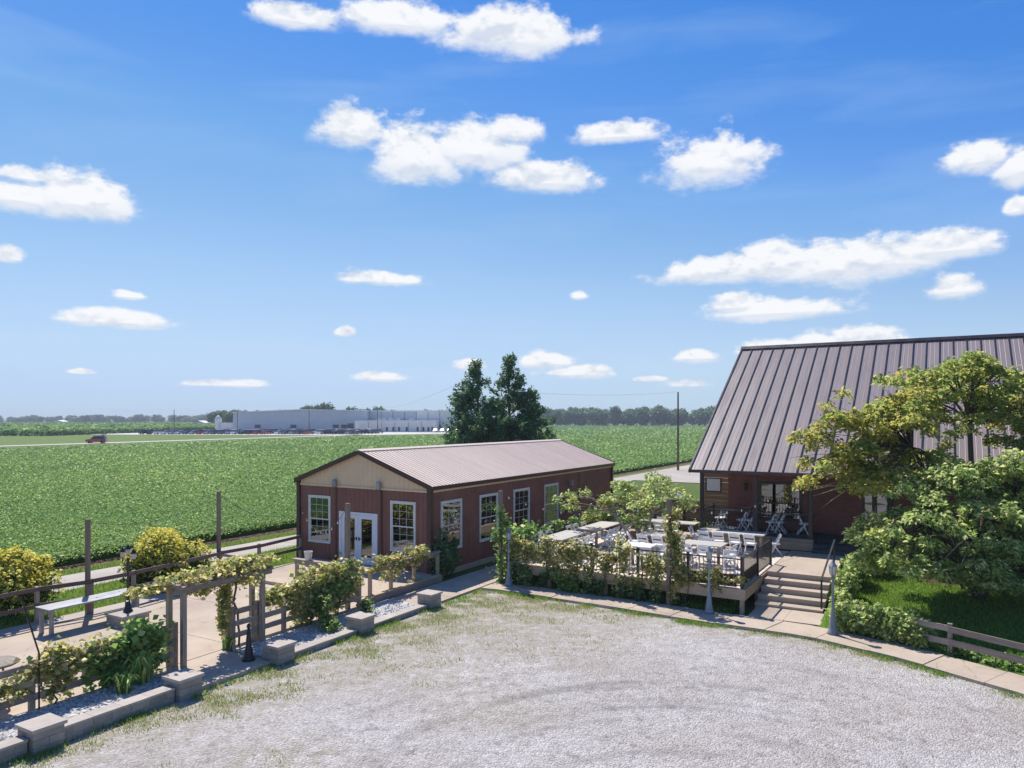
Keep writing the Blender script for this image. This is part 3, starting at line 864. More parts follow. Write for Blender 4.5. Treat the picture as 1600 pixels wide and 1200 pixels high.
def hung_window(parent, x0, x1, z0, z1, loc, rot, mat='white_vinyl', glass='window_glass', rows=2, cols=3, name='window'):
    """double-hung: casing, two sashes, panes, muntins; x along the wall, outward -y"""
    w = .07
    mb = MB()
    mb.box(x0 - w, x1 + w, -.05, .03, z1, z1 + w); mb.box(x0 - w, x1 + w, -.065, .03, z0 - w, z0)
    mb.box(x0 - w, x0, -.05, .03, z0, z1); mb.box(x1, x1 + w, -.05, .03, z0, z1)
    fr = mb.build(name, MAT[mat], parent); fr.location = loc; fr.rotation_euler = (0, 0, rot)
    zm = (z0 + z1) / 2
    for (s0, s1, yy) in ((zm - .015, z1, -.02), (z0, zm + .015, .005)):
        e = .042; m2 = MB()
        m2.box(x0, x1, yy - .018, yy + .018, s1 - e, s1 - .001); m2.box(x0, x1, yy - .018, yy + .018, s0 + .001, s0 + e)
        m2.box(x0 + .001, x0 + e, yy - .018, yy + .018, s0 + e, s1 - e); m2.box(x1 - e, x1 - .001, yy - .018, yy + .018, s0 + e, s1 - e)
        m2.build('sash', MAT[mat], fr)
        MB().box(x0 + e - .005, x1 - e + .005, yy - .004, yy + .004, s0 + e - .005, s1 - e + .005).build('pane', MAT[glass], fr)
        m3 = MB()
        for i in range(1, cols):
            xx = x0 + e + (x1 - x0 - 2 * e) * i / cols; m3.box(xx - .006, xx + .006, yy - .012, yy - .0045, s0 + e, s1 - e)
        for i in range(1, rows + 1):
            zz = s0 + e + (s1 - s0 - 2 * e) * i / (rows + 1); m3.box(x0 + e, x1 - e, yy - .0165, yy - .0125, zz - .006, zz + .006)
        m3.build('muntin', MAT[mat], fr)
    return fr

BW, BL, ZE, ZT, ZR = 6.86, 17.3, 3.5, 3.27, 4.72
def barn():
    t = thing('metal_barn', 'brown ribbed metal event barn with tan gable, tan metal roof and white french doors', 'building', 0, 0)
    fw = [(.64, 1.73, .97, 2.78), (5.04, 6.13, .97, 2.78), (2.36, 4.26, .2, 2.2)]
    rw = [(.72, 1.98, .97, 2.78), (3.42, 4.70, .97, 2.78), (6.2, 7.5, .97, 2.78), (9.1, 10.42, .97, 2.78)]
    lw = [(BL - e, BL - s, z0, z1) for (s, e, z0, z1) in rw]
    lower = lambda x: ZT
    gab = lambda x: ZE + (ZR - ZE) * (1 - abs(x - BW / 2) / (BW / 2)) - .03
    F_ = ((-BW, 0, 0), 0.0); Rr = ((0, 0, 0), R(90)); Ll = ((-BW, BL, 0), R(-90)); Bk = ((0, BL, 0), R(180))
    rib_wall(t, 'wall_panel', BW, .1, lower, fw, MAT['brown_steel'], *F_)
    rib_wall(t, 'gable_panel', BW, ZT, gab, [], MAT['tan_steel'], *F_)
    rib_wall(t, 'wall_panel', BL, .1, lower, rw, MAT['brown_steel'], *Rr)
    rib_wall(t, 'eave_panel', BL, ZT, lambda x: ZE, [], MAT['tan_steel'], *Rr, pw=3.7)
    rib_wall(t, 'wall_panel', BL, .1, lambda x: ZE, lw, MAT['brown_steel'], *Ll, pw=3.7)
    rib_wall(t, 'wall_panel', BW, .1, gab, [(2.4, 4.4, .6, 2.7)], MAT['brown_steel'], *Bk, pw=3.7)
    # trims
    for (x, y) in ((0, 0), (-BW, 0), (0, BL), (-BW, BL)):
        MB().box(x - .09, x + .09, y - .09, y + .09, 0, ZE - .02).build('corner_trim', MAT['brown_trim'], t)
    MB().box(-BW + .09, -.09, -.05, -.024, ZT - .035, ZT + .035).build('belt_trim', MAT['tan_steel'], t)
    MB().box(.024, .05, .09, BL - .09, ZT - .035, ZT + .035).build('belt_trim', MAT['tan_steel'], t)
    for xx in (-BW + 2.12, -BW + 4.5):
        MB().box(xx - .04, xx + .04, -.04, -.022, .1, ZT - .04).build('batten', MAT['brown_trim'], t)
    MB().box(.022, .04, 12.9, 12.98, .1, ZT - .04).build('batten', MAT['brown_trim'], t)
    MB().box(-BW - .04, .06, -.06, BL + .06, -.2, .17).build('foundation', MAT['concrete'], t)
    # roof
    sl = math.atan2(ZR - ZE, BW / 2); oh = .14
    for side in (-1, 1):
        y0 = -.16
        ea, ez = -BW / 2 + side * (BW / 2 + oh), ZE - oh * math.tan(sl)
        nv = (side * math.sin(sl), math.cos(sl))
        while y0 < BL + .1:
            y1 = min(y0 + .9144, BL + .16); prof = rib_profile(y0, y1); ks = sorted(prof); mb = MB()
            for p, q in zip(ks, ks[1:]):
                hp, hq = prof[p] * 1.35 + .03, prof[q] * 1.35 + .03
                mb.add([(-BW / 2 + nv[0] * hp, p, ZR + nv[1] * hp), (ea + nv[0] * hp, p, ez + nv[1] * hp), (ea + nv[0] * hq, q, ez + nv[1] * hq), (-BW / 2 + nv[0] * hq, q, ZR + nv[1] * hq)], [(0, 1, 2, 3) if side > 0 else (3, 2, 1, 0)])
            mb.build('roof_panel', MAT['tan_roof'], t)
            y0 = y1
        # eave and rake trims
        MB().box(min(ea, ea - side * .03), max(ea, ea - side * .03), -.16, BL + .16, ez - .12, ez + .02).build('eave_trim', MAT['brown_trim'], t)
        for yy in (-.175, BL + .155):
            MB().add([(-BW / 2, yy, ZR + .07), (ea + side * .02, yy, ez + .07), (ea + side * .02, yy, ez - .13), (-BW / 2, yy, ZR - .12),
                      (-BW / 2, yy + .03, ZR + .07), (ea + side * .02, yy + .03, ez + .07), (ea + side * .02, yy + .03, ez - .13), (-BW / 2, yy + .03, ZR - .12)],
                     [(0, 1, 2, 3), (7, 6, 5, 4), (0, 4, 5, 1), (3, 2, 6, 7), (1, 5, 6, 2)]).build('rake_trim', MAT['brown_trim'], t)
    MB().add([(-BW / 2 - .16, -.18, ZR + .02), (-BW / 2, -.18, ZR + .09), (-BW / 2 + .16, -.18, ZR + .02), (-BW / 2 - .16, BL + .18, ZR + .02), (-BW / 2, BL + .18, ZR + .09), (-BW / 2 + .16, BL + .18, ZR + .02)],
             [(0, 1, 4, 3), (1, 2, 5, 4), (0, 2, 1), (3, 4, 5)]).build('ridge_cap', MAT['tan_roof'], t)
    # windows
    for (x0, x1, z0, z1) in fw[:2]: hung_window(t, x0, x1, z0, z1, *F_)
    for (x0, x1, z0, z1) in rw: hung_window(t, x0, x1, z0, z1, *Rr)
    for (x0, x1, z0, z1) in lw: hung_window(t, x0, x1, z0, z1, *Ll)
    hung_window(t, 2.4, 4.4, .6, 2.7, *Bk)
    # french doors
    x0, x1, zt, zb = -BW + 2.36, -BW + 4.26, 2.2, .22
    df = MB(); df.box(x0 - .06, x0 + .05, -.06, .03, zb, zt); df.box(x1 - .05, x1 + .06, -.06, .03, zb, zt); df.box(x0 - .06, x1 + .06, -.06, .03, zt, zt + .08)
    df.build('door_frame', MAT['white_door'], t)
    xm = (x0 + x1) / 2
    for (s0, s1, hx) in ((x0 + .055, xm - .004, xm - .07), (xm + .004, x1 - .055, xm + .07)):
        d = MB(); e = .17
        d.box(s0, s0 + e, -.04, .005, zb + .02, zt - .01); d.box(s1 - e, s1, -.04, .005, zb + .02, zt - .01)
        d.box(s0 + e, s1 - e, -.04, .005, zt - .01 - .16, zt - .01); d.box(s0 + e, s1 - e, -.04, .005, zb + .02, zb + .3)
        dd = d.build('door', MAT['white_door'], t)
        MB().box(s0 + e - .004, s1 - e + .004, -.02, -.012, zb + .3, zt - .17).build('pane', MAT['window_glass'], dd)
        MB().bar((hx - .0, -.06, 1.16), (hx, -.06, 1.30), .035, .035).bar((hx, -.055, 1.22), (hx + (-.1 if hx < xm else .1), -.085, 1.22), .022, .022).build('handle', MAT['black_metal'], dd)
    for xx in (-4.74, -2.42):
        MB().lathe([(.085, 0), (.1, .02), (.1, .26), (.085, .3), (.03, .31)], (xx, -.13, ZT - .02), 12).box(xx - .04, xx + .04, -.06, -.02, ZT + .03, ZT + .2).build('wall_light', MAT['zinc'], t)
    MB().box(.03, .2, 11.7, 11.88, 2.62, 2.85).build('wall_light', MAT['zinc'], t)
    # inside: floor, ceiling, a few laid tables seen through the glass
    MB().box(-BW + .05, -.05, .05, BL - .05, .171, .2).build('floor', MAT['room_floor'], t)
    MB().box(-BW + .05, -.05, .05, BL - .05, 3.2, 3.23).build('ceiling', MAT['room_light'], t)
    MB().box(-BW + .06, -.06, 11.5, 11.6, .2, 3.2).build('partition', MAT['room_dark'], t)
    for i in range(4):
        for j in range(2):
            x, y = -BW + 2.0 + j * 2.9, 2.2 + i * 2.4
            MB().lathe([(.62, .92), (.64, .94), (.62, .96)], (x, y, 0), 14).tube([(x, y, .2), (x, y, .93)], .05, 6).build('inside_table', MAT['white_resin'], t)
barn()

# ================================================================== THE HOUSE (steep seamed metal roof, porch under the eave)
HA0, HA1 = 8.43, 30.0          # wall ends
HB = 10.4                      # front wall
EB, EZ = 8.28, 3.9             # eave
RB, RZ = 17.5, 9.72            # ridge
RA0 = 7.36                     # roof's end
PZ = 1.3                       # porch floor
def house():
    t = thing('brick_house', 'brown brick building with tall plum-grey standing seam roof and front porch', 'building', 0, 0)
    sl = math.atan2(RZ - EZ, RB - EB)
    # front wall with a picture window and a door opening
    ox = [(9.75, 11.45, 1.75, 3.32), (13.75, 14.85, PZ, 3.4)]
    xs = sorted({HA0, HA1} | {e for o in ox for e in o[:2]}); mb = MB(); th = .24
    for p, q in zip(xs, xs[1:]):
        cut = [o for o in ox if o[0] < (p + q) / 2 < o[1]]
        zs = [(0, 4.6)] if not cut else [(0, cut[0][2]), (cut[0][3], 4.6)]
        for (s0, s1) in zs: mb.box(p, q, HB, HB + th, s0, s1)
    mb.build('front_wall', MAT['brown_brick'], t)
    bk = 2 * RB - EB - 2.1
    gz = lambda b: EZ + (RZ - EZ) * (b - EB) / (RB - EB) - .12 if b <= RB else EZ + (RZ - EZ) * (2 * RB - EB - b) / (RB - EB) - .12
    for xx in (HA0, HA1 - .24):
        pts = [(HB + th, 0), (bk, 0), (bk, gz(bk)), (RB, gz(RB)), (HB + th, gz(HB + th))]
        n = len(pts); vs = [(xx, y, z) for y, z in pts] + [(xx + .24, y, z) for y, z in pts]
        MB().add(vs, [tuple(range(n)), tuple(range(2 * n - 1, n - 1, -1))] + [(i, n + i, n + (i + 1) % n, (i + 1) % n) for i in range(n)]).build('gable_wall', MAT['brown_brick'], t)
    MB().box(HA0 + .24, HA1 - .24, bk - .24, bk, 0, 4.2).build('rear_wall', MAT['brown_brick'], t)
    # pilasters
    for xx in (9.52, 11.62):
        MB().box(xx - .09, xx + .09, HB - .05, HB - .002, PZ, 3.75).build('pilaster', MAT['brown_brick'], t)
    # picture window
    x0, x1, z0, z1 = ox[0]; w = .08
    fr = MB().box(x0 - .03, x1 + .03, HB - .03, HB + .1, z1 - w, z1 + .03).box(x0 - .03, x1 + .03, HB - .03, HB + .1, z0 - .03, z0 + w).box(x0 - .03, x0 + w, HB - .03, HB + .1, z0 + w, z1 - w).box(x1 - w, x1 + .03, HB - .03, HB + .1, z0 + w, z1 - w).build('window', MAT['dark_frame'], t)
    MB().box(x0 + w - .01, x1 - w + .01, HB + .02, HB + .03, z0 + w - .01, z1 - w + .01).build('pane', MAT['dark_glass'], fr)
    MB().box(x0 + w, x1 - w, HB + .0, HB + .05, 2.42, 2.47).box(x0 + .72 * (x1 - x0), x0 + .72 * (x1 - x0) + .04, HB + .001, HB + .049, 2.47, z1 - w).build('mullion', MAT['dark_frame'], fr)
    # door with side light
    x0, x1, z0, z1 = ox[1]
    fr = MB().box(x0, x0 + .09, HB - .03, HB + .1, z0, z1).box(x1 - .09, x1, HB - .03, HB + .1, z0, z1).box(x0 + .09, x1 - .09, HB - .03, HB + .1, z1 - .09, z1).box(x0 + .36, x0 + .43, HB - .03, HB + .1, z0, z1 - .09).build('door_frame', MAT['dark_frame'], t)
    dr = MB().box(x0 + .44, x0 + .54, HB, HB + .05, z0 + .02, z1 - .1).box(x1 - .19, x1 - .1, HB, HB + .05, z0 + .02, z1 - .1).box(x0 + .54, x1 - .19, HB, HB + .05, z0 + .02, z0 + .26).box(x0 + .54, x1 - .19, HB, HB + .05, z1 - .22, z1 - .1).build('door', MAT['dark_frame'], t)
    MB().box(x0 + .53, x1 - .18, HB + .02, HB + .028, z0 + .25, z1 - .21).build('pane', MAT['dark_glass'], dr)
    MB().bar((x0 + .49, HB - .05, 2.2), (x0 + .49, HB - .05, 2.55), .03, .03).build('handle', MAT['zinc'], dr)
    MB().box(x0 + .08, x0 + .37, HB + .03, HB + .038, z0, z1 - .08).build('pane', MAT['dark_glass'], fr)
    # room behind the glass
    MB().box(HA0 + .25, 16, HB + 3.4, HB + 3.5, PZ, 4).box(16, 16.1, HB + .25, HB + 3.5, PZ, 4).build('room_wall', MAT['room_dark'], t)
    MB().box(HA0 + .25, 16, HB + .25, HB + 3.4, PZ - .05, PZ).build('room_floor', MAT['room_floor'], t)
    MB().box(HA0 + .25, 16, HB + .25, HB + 3.4, 3.6, 3.65).build('room_ceiling', MAT['room_dark'], t)
    # standing-seam roof, both slopes
    pw = .53; n = int((HA1 + 1 - RA0) / pw)
    for side in (0, 1):
        for i in range(n):
            x0_, x1_ = RA0 + i * pw, RA0 + (i + 1) * pw
            e_b = EB if side == 0 else 2 * RB - EB
            sg = -1 if side == 0 else 1
            nv = (sg * math.sin(sl), math.cos(sl))
            if side == 1 and i % 6: continue
            if side == 1: x1_ = min(RA0 + n * pw, x0_ + pw * 6)
            prof = [(x0_, .0), (x0_, .04), (x0_ + .03, .04), (x0_ + .034, 0), (x0_ + pw * .34, 0), (x0_ + pw * .36, .007), (x0_ + pw * .38, 0), (x0_ + pw * .68, 0), (x0_ + pw * .70, .007), (x0_ + pw * .72, 0), (x1_, 0)] if side == 0 else [(x0_, 0), (x1_, 0)]
            mb = MB()
            for (p, hp), (q, hq) in zip(prof, prof[1:]):
                mb.add([(p, RB + nv[0] * hp, RZ + nv[1] * hp), (q, RB + nv[0] * hq, RZ + nv[1] * hq), (q, e_b + nv[0] * hq, EZ + nv[1] * hq), (p, e_b + nv[0] * hp, EZ + nv[1] * hp)], [(3, 2, 1, 0)])
            o = mb.build('roof_panel', MAT['seam_roof'], t)
            if side == 0:
                MB().box(x0_ - .003, x0_ + .033, 0, math.hypot(RB - EB, RZ - EZ), .0, .012).build('seam', MAT['seam_trim'], o)
                s_ = o.children[0]; s_.location = (0, EB + nv[0] * .041, EZ + nv[1] * .041); s_.rotation_euler = (sl, 0, 0)
    xe = RA0 + n * pw
    MB().add([(RA0 - .04, RB - .2, RZ - .04), (RA0 - .04, RB, RZ + .12), (RA0 - .04, RB + .2, RZ - .04), (xe + .04, RB - .2, RZ - .04), (xe + .04, RB, RZ + .12), (xe + .04, RB + .2, RZ - .04)],
             [(1, 0, 3, 4), (2, 1, 4, 5), (0, 1, 2), (5, 4, 3)]).build('ridge_cap', MAT['seam_trim'], t)
    MB().box(RA0 - .02, xe + .02, EB - .13, EB - .002, EZ - .13, EZ - .005).build('gutter', MAT['dark_gutter'], t)
    MB().add([(RA0 - .03, EB, EZ + .07), (RA0 - .03, RB, RZ + .07), (RA0 - .03, RB, RZ - .16), (RA0 - .03, EB, EZ - .16), (RA0 + .002, EB, EZ + .07), (RA0 + .002, RB, RZ + .07), (RA0 + .002, RB, RZ - .16), (RA0 + .002, EB, EZ - .16)],
             [(0, 1, 2, 3), (7, 6, 5, 4), (0, 4, 5, 1), (3, 2, 6, 7), (0, 3, 7, 4)]).build('rake_trim', MAT['seam_trim'], t)
    MB().add([(RA0, EB, EZ - .07), (xe, EB, EZ - .07), (xe, HB, EZ - .06), (RA0, HB, EZ - .06)], [(0, 1, 2, 3)]).build('soffit', MAT['dark_gutter'], t)
    # porch: floor, boards on its face, posts
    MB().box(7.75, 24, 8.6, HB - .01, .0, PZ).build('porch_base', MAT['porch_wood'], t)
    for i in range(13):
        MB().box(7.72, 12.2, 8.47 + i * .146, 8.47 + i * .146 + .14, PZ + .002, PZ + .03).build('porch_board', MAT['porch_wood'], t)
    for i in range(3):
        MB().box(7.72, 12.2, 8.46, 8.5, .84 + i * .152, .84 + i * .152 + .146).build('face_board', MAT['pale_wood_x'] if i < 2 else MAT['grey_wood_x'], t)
    MB().box(12.16, 12.2, 8.505, 8.595, .84, PZ).build('face_board', MAT['cedar_x'], t)
    for i in range(3):
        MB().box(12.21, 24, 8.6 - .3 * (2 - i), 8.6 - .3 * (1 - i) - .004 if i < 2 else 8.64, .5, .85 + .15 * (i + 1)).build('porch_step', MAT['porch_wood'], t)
    for xx in (7.8, 10.0, 12.1):
        MB().box(xx - .06, xx + .06, 8.52, 8.64, PZ + .03, EZ - .08).build('porch_post', MAT['black_metal'], t)
    MB().lathe([(.02, .3), (.07, .26), (.075, .22), (.05, 0), (.02, -.03)], (9.2, HB - .14, 2.95), 8).box(9.17, 9.23, HB - .12, HB, 3.0, 3.06).build('wall_lantern', MAT['black_metal'], t)
house()

def rebase(t, a, b, z=0.0):
    """put a thing's empty at its own base; its parts stay where they are"""
    t.location = W(a, b, z)
    for c in t.children:
        c.location = Vector(c.location) - Vector((a, b, z))
    return t
for o in list(COL.objects):
    if o.get('category') == 'building' and o.name.startswith('metal_barn'): rebase(o, -3.4, 8.6)
    if o.get('category') == 'building' and o.name.startswith('brick_house'): rebase(o, 14, 12)

# ================================================================== DECK, RAILINGS, STEPS
DZ = .79
def deck():
    t = thing('timber_deck', 'raised timber deck with pale rim boards, set with tables and white chairs', 'deck', 0, 0)
    nb = int((8.44 - .78) / .146)
    for i in range(nb):
        MB().box(2.8, 11.33, .8 + i * .146, .8 + i * .146 + .14, DZ - .035, DZ).build('deck_board', MAT['deck_wood'], t)
    for i in range(11):
        MB().box(2.8, 7.66, 8.42 + i * .146, 8.42 + i * .146 + .14, DZ - .035, DZ).build('deck_board', MAT['deck_wood'], t)
    MB().box(2.78, 11.38, .752, .795, DZ - .33, DZ - .005).build('rim_board', MAT['pale_wood_x'], t)
    MB().box(11.335, 11.38, .80, 5.3, DZ - .33, DZ - .005).build('rim_board', MAT['pale_wood_y'], t)
    MB().box(2.755, 2.795, .80, 10.0, DZ - .33, DZ - .005).build('rim_board', MAT['pale_wood_y'], t)
    MB().box(2.8, 7.66, 10.03, 10.07, DZ - .33, DZ - .005).build('rim_board', MAT['pale_wood_x'], t)
    for j in range(8):
        MB().box(2.81, 11.32, 1.4 + j * 1.2, 1.44 + j * 1.2, DZ - .25, DZ - .04).build('joist', MAT['pale_wood_x'], t)
    for (a, b) in ((4.6, .86), (6.75, .86), (11.27, .86), (2.86, .86), (11.27, 2.9), (4.6, 4.5), (7, 4.5), (9.2, 4.5), (2.86, 5), (2.86, 9.6)):
        MB().box(a - .06, a + .06, b - .06, b + .06, -.05, DZ - .06).build('deck_post', MAT['pale_wood_z'], t)
    rebase(t, 7, 4)
deck()
BAL = MB().box(-.008, .008, -.008, .008, 0, .76).mesh('baluster', MAT['black_metal'])
RPOST = MB().box(-.038, .038, -.038, .038, 0, .98).box(-.048, .048, -.048, .048, .98, 1.0).mesh('post', MAT['black_metal'])
def railing(label, runs, z, h=.9, group='black metal railings', posts=1.85):
    t = thing('metal_railing', label, 'railing', 0, 0, group=None)
    for (p, q) in runs:
        p, q = Vector((*p, z)), Vector((*q, z)); d = q - p; ln = d.length; u = d / ln; n = max(1, round(ln / posts)); ang = math.atan2(d.y, d.x)
        for k in range(n + 1):
            inst('post', RPOST, t, p + d * k / n, (0, 0, ang), (1, 1, h / .92))
        up = Vector((0, 0, 1))
        MB().bar(p + up * h, q + up * h, .05, .035).build('top_rail', MAT['black_metal'], t)
        MB().bar(p + up * .09, q + up * .09, .035, .03).build('bottom_rail', MAT['black_metal'], t)
        m = int(ln / .118)
        for k in range(1, m):
            x = ln * k / m
            if min(abs(x - ln * j / n) for j in range(n + 1)) < .05: continue
            inst('baluster', BAL, t, p + u * x + up * .1, (0, 0, ang), (1, 1, (h - .11) / .76))
    m = Vector((*runs[0][0], z)); rebase(t, m.x, m.y, z)
    return t
dr = railing('black baluster railing along the front of the deck, hung with vines', [((2.87, .85), (11.26, .85))], DZ)
railing('black railing and gate on the deck side beside the concrete steps', [((11.26, .95), (11.26, 5.15))], DZ)
railing('black railing on the deck side facing the brown barn wall', [((2.87, .95), (2.87, 9.9))], DZ)
railing('black railing across the back of the deck by the wooden fence', [((2.95, 9.95), (7.55, 9.95))], DZ)
railing('black porch railing under the steep roof, before the picture window', [((7.82, 8.55), (12.05, 8.55)), ((7.82, 8.63), (7.82, 10.3))], PZ + .03)
# brown slatted kick panels behind the front and side rails near the corner
def kick_panel(label, p, q):
    t = thing('slat_panel', label, 'panel', p[0], p[1], DZ)
    d = Vector((q[0] - p[0], q[1] - p[1], 0)); n = int(d.length / .105); u = d.normalized(); ang = math.atan2(d.y, d.x)
    me = MB().box(.0, .098, -.01, .01, .02, .40).mesh('slat', MAT['panel_brown'])
    for k in range(n): inst('slat', me, t, u * (k * .105), (0, 0, ang))
kick_panel('low brown slatted panel inside the front rail near the deck corner', (9.1, .93), (11.15, .93))
kick_panel('low brown slatted panel inside the side rail next to the steps', (11.18, 1.0), (11.18, 3.3))

def steps():
    t = thing('concrete_steps', 'wide concrete steps climbing from the sidewalk to the porch landing', 'steps', 12.4, 1.9)
    n = 5; rise = .85 / n
    for i in range(n):
        b0 = i * .46
        MB().box(-.98, 1.03, b0, b0 + .485 if i < n - 1 else 6.36, -.1, rise * (i + 1)).build('step' if i < n - 1 else 'landing', MAT['step_concrete'], t)
        MB().box(-.985, 1.035, b0 - .025, b0 - .002, rise * (i + 1) - .05, rise * (i + 1) + .002).build('nosing', MAT['step_concrete'], t)
steps()
def handrail():
    t = thing('handrail', 'black steel handrail on the shrub side of the concrete steps', 'railing', 13.36, 1.9)
    MB().bar((0, .2, 1.06), (0, 3.3, 1.85), .05, .04).build('top_rail', MAT['black_metal'], t)
    for (b, z0, z1) in ((.25, .17, 1.06), (3.2, .85, 1.82)):
        MB().box(-.025, .025, b - .025, b + .025, z0, z1).build('post', MAT['black_metal'], t)
handrail()

# ================================================================== FURNITURE
def chair_proto():
    t = thing('folding_chair', 'x', 'chair', 0, 0)
    m = MAT['white_resin']
    for s in (-1, 1):
        MB().bar((s * .2, .2, 0), (s * .2, -.2, .82), .03, .045, (0, 1, 0)).build('front_leg', m, t)
        MB().bar((s * .17, -.25, 0), (s * .17, .12, .46), .028, .04, (0, 1, 0)).build('rear_leg', m, t)
    MB().box(-.2, .2, -.16, .22, .43, .465).box(-.185, .185, -.14, .2, .465, .48).build('seat', m, t)
    MB().box(-.2, .2, -.205, -.175, .70, .81).build('back_slat', m, t)
    MB().box(-.2, .2, -.135, -.108, .55, .62).build('back_slat', m, t)
    MB().bar((-.2, .135, .13), (.2, .135, .13), .03, .03).build('stretcher', m, t)
    MB().bar((-.17, -.17, .1), (.17, -.17, .1), .03, .03).build('stretcher', m, t)
    return t
CH = chair_proto(); ch_used = [False]
rnd = random.Random(4)
def chair(a, b, z, rot, label, group):
    o = CH if not ch_used[0] else copy_tree(CH)
    ch_used[0] = True
    o.location = W(a + rnd.uniform(-.04, .04), b + rnd.uniform(-.04, .04), z); o.rotation_euler = (0, 0, ANG + R(rot) + rnd.uniform(-.12, .12))
    tag(o, label, 'chair', group); return o
def plank_table(label, a, b, L, Wd, rot=0, z=DZ, h=.76, mat='table_wood', legs='grey_wood_z', nb=None):
    t = thing('plank_table', label, 'table', a, b, z, R(rot))
    nb = nb or max(3, round(Wd / .18))
    for i in range(nb):
        y0 = -Wd / 2 + i * Wd / nb
        MB().box(-L / 2, L / 2, y0 + .004, y0 + Wd / nb - .004, h - .04, h).build('plank', MAT[mat], t)
    for sx in (-1, 1):
        MB().box(sx * (L / 2 - .12) - .04, sx * (L / 2 - .12) + .04, -Wd / 2 + .06, Wd / 2 - .06, h - .12, h - .041).build('cleat', MAT[legs], t)
        for sy in (-1, 1):
            MB().box(sx * (L / 2 - .12) - .045, sx * (L / 2 - .12) + .045, sy * (Wd / 2 - .11) - .045, sy * (Wd / 2 - .11) + .045, 0, h - .12).build('leg', MAT[legs], t)
    return t
plank_table('long grey plank table lined with white chairs, nearest the barn windows', 4.15, 6.2, 2.5, .95, 90)
plank_table('long pale table behind the vines, at the barn end of the deck', 4.0, 3.2, 2.3, .95, 90)
plank_table('square pale table beside the trunk of the small deck tree', 7.0, 5.3, 1.3, .9, 0)
plank_table('long pale table at the back of the deck before the wooden fence', 6.25, 8.9, 2.5, .85, 0)
plank_table('long grey plank table standing just below the porch railing', 9.35, 7.35, 2.6, .9, 0)
plank_table('square plank table near the deck corner closest to the steps', 9.15, 4.1, 1.5, .95, 0)
plank_table('small white table behind the middle of the vine covered rail', 7.3, 2.6, 1.0, .8, 0, mat='white_resin', legs='zinc')
def seats(lst, label, group):
    ords(lst, label, group, DZ)
ORD = ['leftmost', 'second from the left', 'third from the left', 'fourth from the left', 'fifth from the left', 'sixth from the left', 'rightmost']
def ords(lst, label, group, z):
    lst = sorted(lst, key=lambda c: W(c[0], c[1]).x / W(c[0], c[1]).y)
    for k, (a, b, r) in enumerate(lst):
        o_ = 'rightmost' if k == len(lst) - 1 else ORD[k]
        chair(a, b, z, r, label.replace('white folding chair', o_ + ' white chair'), group)
seats([(4.85 + .1, 5.25 + k * .62, 90) for k in range(4)] + [(3.4, 5.25 + k * .62, -90) for k in range(3)], 'white folding chair at the long table nearest the barn windows', 'chairs at the table nearest the barn windows')
seats([(4.8, 2.4 + k * .62, 90) for k in range(3)] + [(3.2, 2.45 + k * .62, -90) for k in range(3)], 'white folding chair at the table behind the vines, barn end of deck', 'chairs at the barn end of the deck')
seats([(6.7, 4.6, 0), (7.3, 4.6, 0), (6.1, 4.9, -60), (7.9, 5.4, 90)], 'white folding chair at the square table beside the deck tree', 'chairs beside the deck tree')
seats([(5.5, 8.2, 0), (6.1, 8.2, 0), (6.7, 8.2, 0), (5.6, 9.55, 180)], 'white folding chair at the long table before the back fence', 'chairs by the back fence')
seats([(8.45, 6.65, 0), (9.05, 6.65, 0), (9.65, 6.6, 0), (10.25, 6.6, 0)], 'white folding chair on the near side of the table below the porch', 'chairs on the near side of the porch table')
chair(11.0, 7.2, DZ, 100, 'white folding chair alone at the step end of the porch table', None)
chair(7.8, 7.4, DZ, -80, 'white folding chair at the tree end of the table below the porch', None)
seats([(8.3, 4.15, -95), (8.75, 3.4, 0), (9.35, 3.4, 10), (10.15, 4.0, 80), (9.0, 4.85, 180), (10.3, 3.0, 30)], 'white folding chair around the square table near the deck corner', 'chairs near the deck corner')
seats([(6.95, 2.0, 0), (7.75, 2.1, 15), (8.0, 2.75, 90), (6.6, 2.9, -90)], 'white folding chair around the small white table behind the vines', 'chairs around the small white table')
ords([(8.35, 9.5, 60), (9.35, 9.35, 80), (9.62, 9.4, 95), (10.55, 9.3, 78), (10.8, 9.38, 84), (11.65, 9.4, -70)], 'white folding chair in the porch shade behind the railing', 'chairs on the porch', PZ + .03)
def dark_table(a, b, label):
    t = thing('porch_table', label, 'table', a, b, PZ + .03)
    MB().box(-.45, .45, -.3, .3, .7, .74).build('table_top', MAT['dark_frame'], t)
    for sx in (-1, 1):
        for sy in (-1, 1): MB().box(sx * .4 - .02, sx * .4 + .02, sy * .25 - .02, sy * .25 + .02, 0, .7).build('leg', MAT['dark_frame'], t)
dark_table(8.9, 9.9, 'black table in porch shade left of the picture window')
dark_table(11.2, 9.9, 'black table in porch shade below the picture window end')

def bench_box(label, a0, a1, b0, b1, z0, z1, side='cedar_x', top='pale_wood_x'):
    t = thing('planter_box', label, 'planter', (a0 + a1) / 2, (b0 + b1) / 2, z0)
    w, d = (a1 - a0) / 2, (b1 - b0) / 2; n = max(1, round((z1 - z0 - .04) / .15)); h = (z1 - z0 - .04) / n
    for i in range(n):
        e = .003 * (i % 2)
        MB().box(-w + e, w - e, -d + e, -d + .03, i * h + .003, (i + 1) * h).build('board', MAT[side], t)
        MB().box(-w + e, w - e, d - .03, d - e, i * h + .003, (i + 1) * h).build('board', MAT[side], t)
        for s in (-1, 1): MB().box(min(s * w, s * (w - .03)) + e, max(s * w, s * (w - .03)) - e, -d + .031, d - .031, i * h + .003, (i + 1) * h).build('board', MAT[side], t)
    MB().box(-w - .02, w + .02, -d - .02, d + .02, z1 - z0 - .04, z1 - z0).build('lid', MAT[top], t)
